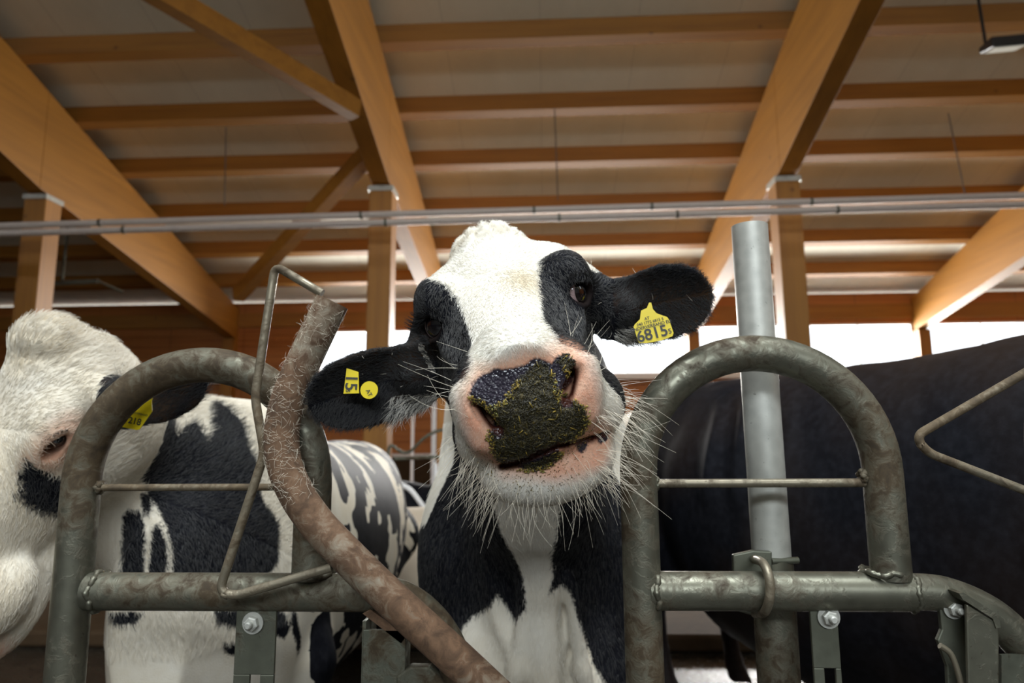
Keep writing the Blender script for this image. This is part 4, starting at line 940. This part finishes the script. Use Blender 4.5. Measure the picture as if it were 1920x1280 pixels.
# ear tags
TY = .948
def tp(pts, Y): return [at(x, y, Y) for x, y in pts]
o1 = tp([(1217, 567), (1221, 567), (1224, 579), (1231, 587), (1242, 591), (1251, 594), (1255, 600), (1263, 624), (1261, 630), (1240, 638), (1212, 643), (1199, 643), (1196, 638), (1188, 613), (1190, 608), (1200, 598), (1202, 582), (1213, 577)], TY)
axr = np.array(at(1263, 625, TY))-np.array(at(1199, 641, TY)); axr /= np.linalg.norm(axr)
ear_tag('ear_tag', o1[::-1], [('6815', .0222, at(1223, 626, TY), axr, 0), ('5', .010, at(1256, 621, TY), axr, 0), ('RINDERVERBAND EU', .0062, at(1220, 611, TY), axr, 0), ('040 1772 6815 5', .0056, at(1219, 603.5, TY), axr, 0), ('AT', .0058, at(1213, 597, TY), axr, 0)], cow, lab='yellow ear tag with large number 6815')
TL = .934
o2 = tp([(650, 690), (672, 697), (673, 737), (644, 738)], TL); dn = np.array(at(657, 737, TL))-np.array(at(660, 693, TL)); dn /= np.linalg.norm(dn)
ear_tag('ear_tag', o2, [('15', .0235, at(658, 717, TL), dn, 0), ('5', .008, at(652, 733, TL), dn, 0)], cow, lab='yellow ear tag with the digits 15 turned sideways')
cc_ = at(692, 731, TL); ptb = [np.array(cc_)+np.array([math.cos(a), 0, math.sin(a)])*.0122 for a in np.linspace(0, 2*math.pi, 28, endpoint=False)]
ear_tag('tag_button', ptb, [('AT', .008, np.array(cc_)+[0, 0, -.004], dn+np.array([.6, 0, 0]), 0)], cow, .003, 'round yellow tag button')
PATCHES_B = '''
PB += [[(-.910, 1.150), (-.895, 1.119), (-.867, 1.052), (-.848, 1.025), (-.835, 1.038), (-.815, .998), (-.798, .980), (-.778, .945), (-.764, .901), (-.752, .840), (-.647, .828), (-.529, .820), (-.504, .846), (-.506, .923), (-.534, .956), (-.557, .987), (-.570, 1.045), (-.591, 1.109), (-.608, 1.161), (-.652, 1.197), (-.681, 1.203), (-.688, 1.165), (-.686, 1.105), (-.711, 1.134), (-.731, 1.155), (-.752, 1.134), (-.761, 1.118), (-.775, 1.156), (-.806, 1.170)],
       [(-.868, .960), (-.857, .975), (-.833, .967), (-.820, .942), (-.819, .850), (-.862, .850)], [(-.834, 1.005), (-.819, 1.010), (-.808, .986), (-.811, .963), (-.824, .960)],
       [(-.804, .942), (-.790, .950), (-.776, .912), (-.766, .850), (-.810, .850)], [(-.880, .790), (-.867, .766), (-.831, .764), (-.816, .790)],
       [(-.678, .778), (-.660, .748), (-.603, .733), (-.598, .770)], [(-.646, .714), (-.613, .704), (-.600, .680), (-.627, .682)],
       [(-.513, .745), (-.480, .735), (-.463, .687), (-.478, .668), (-.509, .690)], [(-.464, .730), (-.445, .723), (-.420, .631), (-.426, .608), (-.457, .672)]]
FSPOT = [(.084, -.056), (.092, -.062), (.097, -.098), (.088, -.122), (.072, -.104), (.072, -.074)]
'''
# ------------------------------------------------------------------ the rest of the herd
def rz(a): c, s = math.cos(a), math.sin(a); return np.array([[c, -s, 0], [s, c, 0], [0, 0, 1.]])
def head_frame(yaw, pitch, roll=0.0):
    """columns: head right, head back, head up. yaw 0 looks along -y; pitch>0 lowers the muzzle"""
    R = rz(yaw)@rotv((pitch, 0, 0)); return R@rotv((0, roll, 0))
def herd_cow(label, R, T, body, spine, legs, gx, gy, gz, pfun, ears=(), pink=None, sc_=1.0, coatmat=None, long=1.0, name='dairy_cow', group=None, neck_k=.06, smooth=2, extra=None, eyes=(), lidamt=1.0):
    """one continuous skin: head, ears, neck, trunk, legs"""
    f = Field(gx, gy, gz)
    if R is not None:
        T = np.asarray(T, float); wy = lambda q, k: np.concatenate([q[..., :1], np.where(q[..., 1:2] < 0, q[..., 1:2]*k, q[..., 1:2]), q[..., 2:]], -1)
        w2h = lambda p: wy(((p-T)@R)/sc_, 1/long); h2w = lambda p: wy(np.asarray(p, float), long)*sc_@R.T+T
        def hp(fn, c, m, k, cut=False): C_ = h2w(c); (f.cut if cut else f.add)(lambda p: fn(w2h(p))*sc_, C_-m*sc_*long, C_+m*sc_*long, k*sc_)
        E_ = lambda c, r, k=.02, cut=False, RR=None: hp(lambda q: sd_ell(q, c, r, RR), c, max(r)+.002, k, cut)
        hp(lambda q: sd_loft(q, SK, 1, 2.35), (0, -.05, -.04), .27, .02)
        for s in (-1, 1):
            E_((s*.070, .035, -.10), (.040, .085, .075), .03); E_((s*.082, -.006, .014), (.034, .050, .040), .03)
            E_((s*.049, -.230, -.036), (.034, .052, .050)); E_((s*.062, -.205, -.078), (.034, .046, .038))
            hp(lambda q: sd_cone(q, np.array([s*.055, -.268, -.018]), np.array([s*.036, -.290, -.044]), .0085, .0085), (s*.045, -.28, -.03), .04, .006, True)
            c = np.array([s*.090, -.022, .006]); n = np.array([s*.72, -.69, .08]); n /= np.linalg.norm(n)
            up = np.array([0, 0, 1.]); up -= n*(up@n); up /= np.linalg.norm(up); sd = np.cross(up, n)
            if s in eyes:
                E_(c+n*.013, (.0225, .0150, .019), .003, True, np.stack([sd, up, n], 1))
                for sg, rr in ((1, .006), (-1, .0045)):
                    A = np.linspace(.1, math.pi-.1, 7); pts = [c+n*(.0165-.007*math.cos(a)**2)+sd*.0245*math.cos(a)+up*.0165*math.sin(a)*sg for a in A]
                    for a_, b_ in zip(pts[:-1], pts[1:]): hp(lambda q: sd_cone(q, a_, b_, rr, rr), (a_+b_)/2, .02, .004)
        E_((0, .130, .066), (.064, .044, .036)); E_((0, -.215, -.028), (.062, .060, .056)); E_((0, -.262, -.048), (.054, .030, .042), .015)
        E_((0, -.232, -.066), (.070, .058, .031)); E_((.0, -.220, -.124), (.070, .063, .042), .012); E_((0, -.17, -.13), (.060, .08, .040))
        f.chain([h2w((0, .09, -.045))]+[np.array(p[:3]) for p in spine], [.098*sc_]+[p[3] for p in spine], neck_k)
        f.chain([h2w((0, .02, -.11))]+[np.array(p[:3])-[0, 0, p[3]*.7] for p in spine], [.07*sc_]+[p[3]*.8 for p in spine], neck_k)
    else:
        f.chain([np.array(p[:3]) for p in spine], [p[3] for p in spine], neck_k)
    BR, BT, S_ = body; BT = np.asarray(BT, float)
    half = max(abs(r[0]) for r in S_)+.1
    f.add(lambda p: sd_loft((p-BT)@BR, S_, 1, 2.2), BT-[half*1.1, half*1.1, 9], BT+[half*1.1, half*1.1, 9], .06)
    for L_ in legs: f.chain([BT+BR@np.array(p[:3]) for p in L_], [p[3] for p in L_], .04)
    if extra: extra(f)
    for (base, tip, nrm, wd, root) in ears:
        base = np.array(base); tip = np.array(tip); u = tip-base; L = np.linalg.norm(u); u /= L; n = np.array(nrm, float); n -= u*(n@u); n /= np.linalg.norm(n); v = np.cross(n, u)
        def fn(p):
            q = p-base; a = (q@u)/L; b = q@v; c = q@n; hw = np.interp(a, UU, (.45, .55, .8, 1, 1, .9, .7, .4, .1))*wd
            mid = -wd*.4*(1-np.clip(np.abs(b)/np.maximum(hw, 1e-3), 0, 1.3)**2); ov = np.maximum(np.abs(b)-(hw-.006), 0); d = np.sqrt(ov*ov+(c-mid)**2)-.0065*max(1, sc_)
            return np.maximum(d*.8, np.maximum(-a, a-1)*L)
        f.add(fn, np.minimum(base, tip)-.07, np.maximum(base, tip)+.07, .012); f.cone(root, base+u*.03, .036, .026, .03)
    V, Q = f.nets(smooth); N = normals_np(V, Q)
    hq = w2h(V) if R is not None else np.full_like(V, 9)
    att = pfun(V, hq); 
    t = empty(name, (BT[0], BT[1], 0), label, 'cow', group)
    if 'disp' in att: V = V+N*att.pop('disp')[:, None]
    me = mesh_np('body', V, Q)
    for k_ in ('patch', 'pink', 'nose', 'hole', 'lid', 'stain', 'rust'):
        d_ = {'nose': -.05, 'patch': -.05}.get(k_, 0.0); set_attr(me, k_, att.get(k_, np.full(len(V), d_)))
    link('body', me, coatmat or COAT, t)
    return t, V, Q, N, hq, att

# standing trunk in its own frame: x across, y from shoulder to tail, z up from the floor
def trunk(hw, top, bot, L=2.0, front=.12):
    return [(-.30, 0, .08*hw/.36, top-.30, bot+.25), (-.15, 0, .17*hw/.36, top-.17, bot+.08), (0, 0, hw*.66, top-.05, bot+.02), (.2, 0, hw*.76, top, bot), (.55, 0, hw*.9, top, bot),
            (1.0*L/2, 0, hw, top-.01, bot-.03), (1.5*L/2, 0, hw*.97, top, bot+.06), (1.85*L/2, 0, hw*.8, top, bot+.2), (2.05*L/2, 0, hw*.45, top-.07, bot+.4)]
def legs4(dx, top, L=2.0):
    o = []
    for s in (-1, 1):
        o.append([(s*dx, .15, top, .12), (s*dx, .12, .40, .070), (s*dx, .14, .10, .045), (s*dx, .10, .03, .058)])
        o.append([(s*dx*1.2, .86*L, top+.1, .18), (s*dx*1.2, .80*L, .55, .10), (s*dx*1.2, .93*L, .44, .055), (s*dx*1.2, .90*L, .1, .042), (s*dx*1.2, .88*L, .03, .058)])
    return o
# --- white-faced cow at the left edge, wearing tag 1218
RB = head_frame(math.radians(-22), math.radians(66), 0)@rotv((0, 0, 0)); RB = rotv(np.array([0, 1, 0])*math.radians(4))@RB
TB = np.array(at(66, 792, 1.19))
BB = (rz(math.radians(6)), (-.785, 1.62, 0), [(r[0], r[1], r[2], r[3]-float(np.interp(r[0], (.1, .45, .8), (0, .09, .12))), r[4]) for r in trunk(.325, 1.24, .34)])
eb, et = at(205, 775, 1.16), at(384, 712, 1.14)
gB = (table_axis(-1.75, -.38, ((-1.3, .02), (-1.15, .0055), (-.86, .0055), (-.80, .009), (-.5, .010))), table_axis(.95, 3.9, ((.98, .0055), (1.34, .0055), (1.5, .012), (2.3, .02), (2.6, .05))),
      table_axis(0, 1.5, ((.3, .04), (.5, .014), (.72, .0060), (1.35, .0060), (1.5, .02))))
PB = []      # dark patches of this cow as seen on its chest: (x, z) outlines
exec(PATCHES_B)
def pB(V, hq):
    oh = (hq[:, 1] < .15) & (hq[:, 2] > -.185) & (np.abs(hq[:, 0]) < .128)
    xz = np.stack([V[:, 0]+.6*(V[:, 1]-1.4), V[:, 2]], 1)+np.stack([fbm(V, 50, 15), fbm(V, 50, 16)], 1)*.006
    d = np.minimum.reduce([poly_sd(xz, P_) for P_ in PB]); p = -d
    streak = fbm(np.stack([V[:, 0]*1.0+V[:, 2]*.55, V[:, 1]*.5, V[:, 2]*.30], 1), 58, 52, 3)*.22+.03
    p = np.where(V[:, 1]+V[:, 0]*.5 > 1.42, streak, p)
    earm = ((V-eb)@((et-eb)/np.linalg.norm(et-eb)) > .00) & (V[:, 1] < 1.24) & (V[:, 0] > -.98) & (V[:, 2] > 1.09)
    p = np.where(oh & ~earm, -.05, p); sp = poly_sd(hq[:, [0, 1]], FSPOT); p = np.where(oh & (hq[:, 0] > 0) & ~earm, -sp, p)
    p = np.where(earm, .03, p)
    pk = np.clip(1.25-np.linalg.norm((hq-np.array([.098, -.028, .004]))/np.array([.05, .05, .036]), axis=1), 0, .8)
    pk = np.maximum(pk, np.clip((-.24-hq[:, 1])/.03, 0, .8))*oh
    eye = np.array([.090, -.022, .006]); lid = np.clip(1.0-np.linalg.norm((hq-eye)/np.array([.033, .031, .028]), axis=1), 0, .5)*1.6
    pollm = np.clip(1-np.linalg.norm((hq-np.array([.0, .12, .08]))/np.array([.12, .09, .06]), axis=1), 0, 1)
    st = np.clip(.25+.5*fbm(V, 14, 61), 0, .8)*oh+np.clip(pollm, 0, .4)+(~oh)*.3
    return dict(patch=p, pink=pk*(p < 0), lid=lid*oh, stain=np.clip(st, 0, 1), rust=earm*np.clip(fbm(V, 30, 8), 0, .8), disp=pollm*np.abs(np.sin(hq[:, 0]*110+fbm(hq, 70, 21)*2)*np.cos(hq[:, 1]*90+fbm(hq, 60, 22)*2))*.012)
cB, VB, QB, NB, hB, aB = herd_cow('white-faced cow at the left edge with tag 1218 hanging from its black ear', RB, TB, BB,
    [(-.93, 1.45, 1.08, .15), (-.80, 1.75, .98, .22)], legs4(.15, .55), *gB, pB, sc_=1.03, long=1.30, ears=[(eb, et, (-.1, -1, -.45), .047, TB+RB@np.array([.075, .085, .0]))], eyes=(1,))
c = np.array([.090, -.022, .006]); n = np.array([.72, -.69, .08]); n /= np.linalg.norm(n)
eyeball(TB+RB@(c-n*.0035)*1.03, RB@n*1.0+np.array([.15, -.35, -.1]), .0215, cB)
up = np.array([0, 0, 1.]); up -= n*(up@n); up /= np.linalg.norm(up); sd = np.cross(up, n); m = 110; a = RS.uniform(.2, math.pi-.2, m)
p0 = c+n*(.0175-.007*np.cos(a)**2)[:, None]+sd*(.0245*np.cos(a))[:, None]+up*(.0155*np.sin(a))[:, None]; out = n*.8+up*.4+sd*(.4*np.cos(a))[:, None]+RS.normal(0, .12, (m, 3)); out /= np.linalg.norm(out, axis=1, keepdims=True)
ln = RS.uniform(.012, .02, m)[:, None]; hair_obj('eyelashes', np.stack([p0+out*ln*t for t in np.linspace(0, 1, 4)], 1)@RB.T*1.03+TB, .0005, LASH, cB, taper=.2)
ohB = (hB[:, 1] < .17) & (hB[:, 2] > -.26) & (np.abs(hB[:, 0]) < .16)
mk = (ohB | ((VB[:, 1] < 1.62) & (VB[:, 2] > .7))) & (aB['lid'] < .3) & (NB@CF < .5) & (VB[:, 0] > -1.16)
qi, w_ = (lambda fm: (lambda q, A: (lambda i: (q[i], (lambda a, b: np.stack([(1-a)*(1-b), a*(1-b), a*b, (1-a)*b], 1))(*RS.rand(2, len(i)))))(RS.choice(len(q), 58000, p=A/A.sum())))(QB[fm], np.linalg.norm(np.cross(VB[QB[fm][:, 2]]-VB[QB[fm][:, 0]], VB[QB[fm][:, 3]]-VB[QB[fm][:, 1]]), axis=1)))(mk[QB].all(1))
p = lerp(VB, qi, w_); nn = lerp(NB, qi, w_); h = lerp(hB, qi, w_)
d = np.stack([h[:, 0]*2.5+.3, np.where(h[:, 1] > -.03, 1.0, -1.0)*(.4+np.abs(h[:, 1]+.03)*5), -.3+0*h[:, 0]], 1)@RB.T+RS.normal(0, .2, (len(p), 3))
pa = (lerp(aB['patch'], qi, w_)+RS.normal(0, .002, len(p)) > 0).astype(float); j = RS.rand(len(p))
hair_obj('short_coat', strands(p, nn, d, RS.uniform(.008, .015, len(p))*(1+1.0*(h[:, 1] > .08)), .25, 4, .4), RS.uniform(.00028, .00042, len(p)), HAIR, cB, {'patch': pa*.97, 'pink': lerp(aB['pink'], qi, w_)*.8, 'stain': np.clip(.15+.5*j*(lerp(aB['stain'], qi, w_)+.2), 0, 1)*(1-pa)})
TT = 1.035
o3 = tp([(289, 733), (284, 752), (285, 771), (262, 804), (256, 806), (222, 799), (220, 795), (238, 768), (258, 748)], TT); ax_ = np.array(at(260, 803, TT))-np.array(at(222, 795, TT)); ax_ /= np.linalg.norm(ax_)
ear_tag('ear_tag', o3[::-1], [('1218', .0140, at(249, 789, TT), ax_, 0), ('RINDERVERBAND', .0042, at(258, 775, TT), ax_, 0)], cB, lab='yellow ear tag with number 1218')

# --- big black cow at the right
hd = math.radians(25); BRd = rz(hd)
BDt = np.array([1.44, 1.66, 0])
BD = (BRd, BDt, [(-.45, 0, .13, 1.24, .72), (-.25, 0, .22, 1.32, .56), (0, 0, .27, 1.39, .50), (.25, 0, .31, 1.385, .46), (.6, 0, .36, 1.36, .30), (1.0, 0, .39, 1.36, .25), (1.4, 0, .38, 1.37, .32), (1.75, 0, .30, 1.37, .62), (1.95, 0, .18, 1.28, .85)])
RD = head_frame(math.radians(25), math.radians(30)); TD = np.array([1.80, .98, 1.22])
def pD(V, hq): 
    return dict(patch=np.full(len(V), .05), rust=np.clip(.1+fbm(V, 6, 3)*.2, 0, .3), stain=np.zeros(len(V)), disp=(np.abs(fbm(V*np.array([1.2, 1, .5]), 13, 71, 2))*.010-.004)*(V[:, 0] < 1.4)+sum(a_*np.exp(-((V[:, 0]-(x0+.5*(V[:, 2]-.92)**2+.10*(V[:, 2]-1.0)))/.016)**2)*np.clip(np.minimum((V[:, 2]-.86)/.08, (1.28-V[:, 2])/.08), 0, 1) for x0, a_ in ((.60, .016), (.66, .018), (.76, .010)))*(V[:, 1] < 3.1))
COATD = coat('black_cow_coat', dark=(0.0055, 0.006, 0.0085), spec=.10)
def foldsD(f):
    for p0_, p1_, r_ in (((.30, 1.93, 1.18), (.42, 1.98, .72), .03), ((.46, 1.78, 1.22), (.50, 1.80, .80), .02)): pass
gx = table_axis(.25, 2.2, ((.1, .012), (1.3, .014), (1.6, .03)))
herd_cow('large all-black cow filling the right side behind the bare steel pole', RD, TD, BD, [(1.66, 1.25, 1.12, .15), (1.47, 1.62, 1.05, .22)], legs4(.16, .6), gx, table_axis(.7, 3.6, ((1.2, .014), (2.4, .02), (2.8, .05))), table_axis(0, 1.6, ((.3, .04), (.45, .014), (1.5, .014))), pD,
         ears=[((1.92, 1.10, 1.24), (2.08, 1.14, 1.26), (0, -1, -.2), .045, (1.88, 1.07, 1.22))], coatmat=COATD)

# --- cows resting and standing far behind
COATF = coat('far_cow_coat', white=(.60, .52, .43), scale=.5, spec=.02)
def simple(label, yaw, pos, lying, pf, top=1.30, sc_=1.0, headyaw=0, headp=.35, hpos=None, name='dairy_cow'):
    BR = rz(yaw); pos = np.array(pos, float)
    if lying:
        S_ = [(r[0], 0, r[2]*1.08, (r[3]-.50), max(r[4]-.52, .0)) for r in trunk(.36, top, .52)]; z0_ = pos[2]
        S_ = [(a, b, c_, d_+z0_, e+z0_) for a, b, c_, d_, e in S_]; pos2 = pos*[1, 1, 0]
        L4 = [[(s*.25, .1, .18+z0_, .10), (s*.36, -.12, .12+z0_, .07), (s*.30, .12, .07+z0_, .05)] for s in (-1, 1)]+[[(s*.33, 1.55, .28+z0_, .18), (s*.46, 1.2, .14+z0_, .09), (s*.44, 1.65, .07+z0_, .05)] for s in (-1, 1)]
        hp_ = pos2+BR@np.array([0, -.62, .86])+[0, 0, z0_] if hpos is None else np.array(hpos); sp = [(*(pos2+BR@np.array([0, -.2, .66])+[0, 0, z0_]), .17)]
    else:
        z0_ = pos[2]; S_ = [(a, b, c_, d_+z0_, e+z0_) for a, b, c_, d_, e in trunk(.36, 1.38, .46)]; pos2 = pos*[1, 1, 0]
        L4 = [[(x, y, z+z0_, r) for x, y, z, r in l] for l in legs4(.17, .6)]
        hp_ = pos2+BR@np.array([0, -.75, 1.2])+[0, 0, z0_] if hpos is None else np.array(hpos); sp = [(*(pos2+BR@np.array([0, -.15, 1.1])+[0, 0, z0_]), .21)]
    R = head_frame(yaw+headyaw, headp); lo = np.minimum(pos2, hp_)-2.3; hi = np.maximum(pos2, hp_)+2.3
    E2 = [(hp_+R@np.array([s*.10, .085, .0]), hp_+R@np.array([s*.27, .10, -.02]), R@np.array([0, -.9, .3]), .05, hp_+R@np.array([s*.075, .085, 0])) for s in (-1, 1)]
    ax3 = [np.arange(lo[0], hi[0], .03), np.arange(lo[1], hi[1], .03), np.arange(z0_-.02, z0_+1.75, .024)]
    return herd_cow(label, R, hp_, (BR, pos2, S_), sp, L4, *ax3, pf, ears=E2, coatmat=COATF, name=name, neck_k=.07)
def spots(seed, thr, sc1=4.0, headdark=None):
    def f(V, hq):
        p = fbm(V, sc1, seed, 3)*.2+thr
        if headdark is not None: p = np.where((hq[:, 1] < .2) & (np.abs(hq[:, 0]) < .3), np.where(np.abs(hq[:, 0]) > headdark, .05, -.05), p)
        return dict(patch=p, stain=np.full(len(V), .25), pink=np.clip((-.24-hq[:, 1])/.03, 0, .7)*(hq[:, 1] > -.5))
    return f
simple('mostly black cow resting behind the shoulder of the spotted cow', math.radians(100), (-1.0, 6.0, .09), True, spots(5, .25), top=1.20)
simple('pale cow with one dark spot resting low beside the neck of the tagged cow', math.radians(105), (.15, 4.45, .09), True, spots(9, -.20, 5.0), top=1.14)
simple('small tan and white cow far back, seen inside the right steel arch', math.radians(0), (1.12, 6.9, .09), False, spots(23, -.12, 6.0, .075), headp=.9, hpos=(1.14, 6.25, 1.02))

# loose hairs rubbed off on the yoke bar
yo = [o for o in bpy.data.objects if o.name == 'yoke_bar'][0]; yb_ = np.array([tuple(p) for p in yb]); n = 520
i = RS.randint(1, 44, n); c_ = yb_[i]+(yb_[i+1]-yb_[i])*RS.rand(n, 1); tn = yb_[i+1]-yb_[i]; tn /= np.linalg.norm(tn, axis=1, keepdims=True)
a = RS.uniform(0, 2*math.pi, n); u_ = np.cross(tn, (0, 1., 0)); u_ /= np.linalg.norm(u_, axis=1, keepdims=True); nr = u_*np.cos(a)[:, None]-np.array([0, 1., 0])*np.abs(np.sin(a))[:, None]
o = hair_obj('stuck_hairs', strands(c_+nr*.0238, nr, np.cross(nr, tn)*RS.choice([-1, 1], (n, 1))+tn*RS.normal(0, .8, (n, 1)), RS.uniform(.005, .016, n), .35, 5, .8), .00014, WHISK, yo)
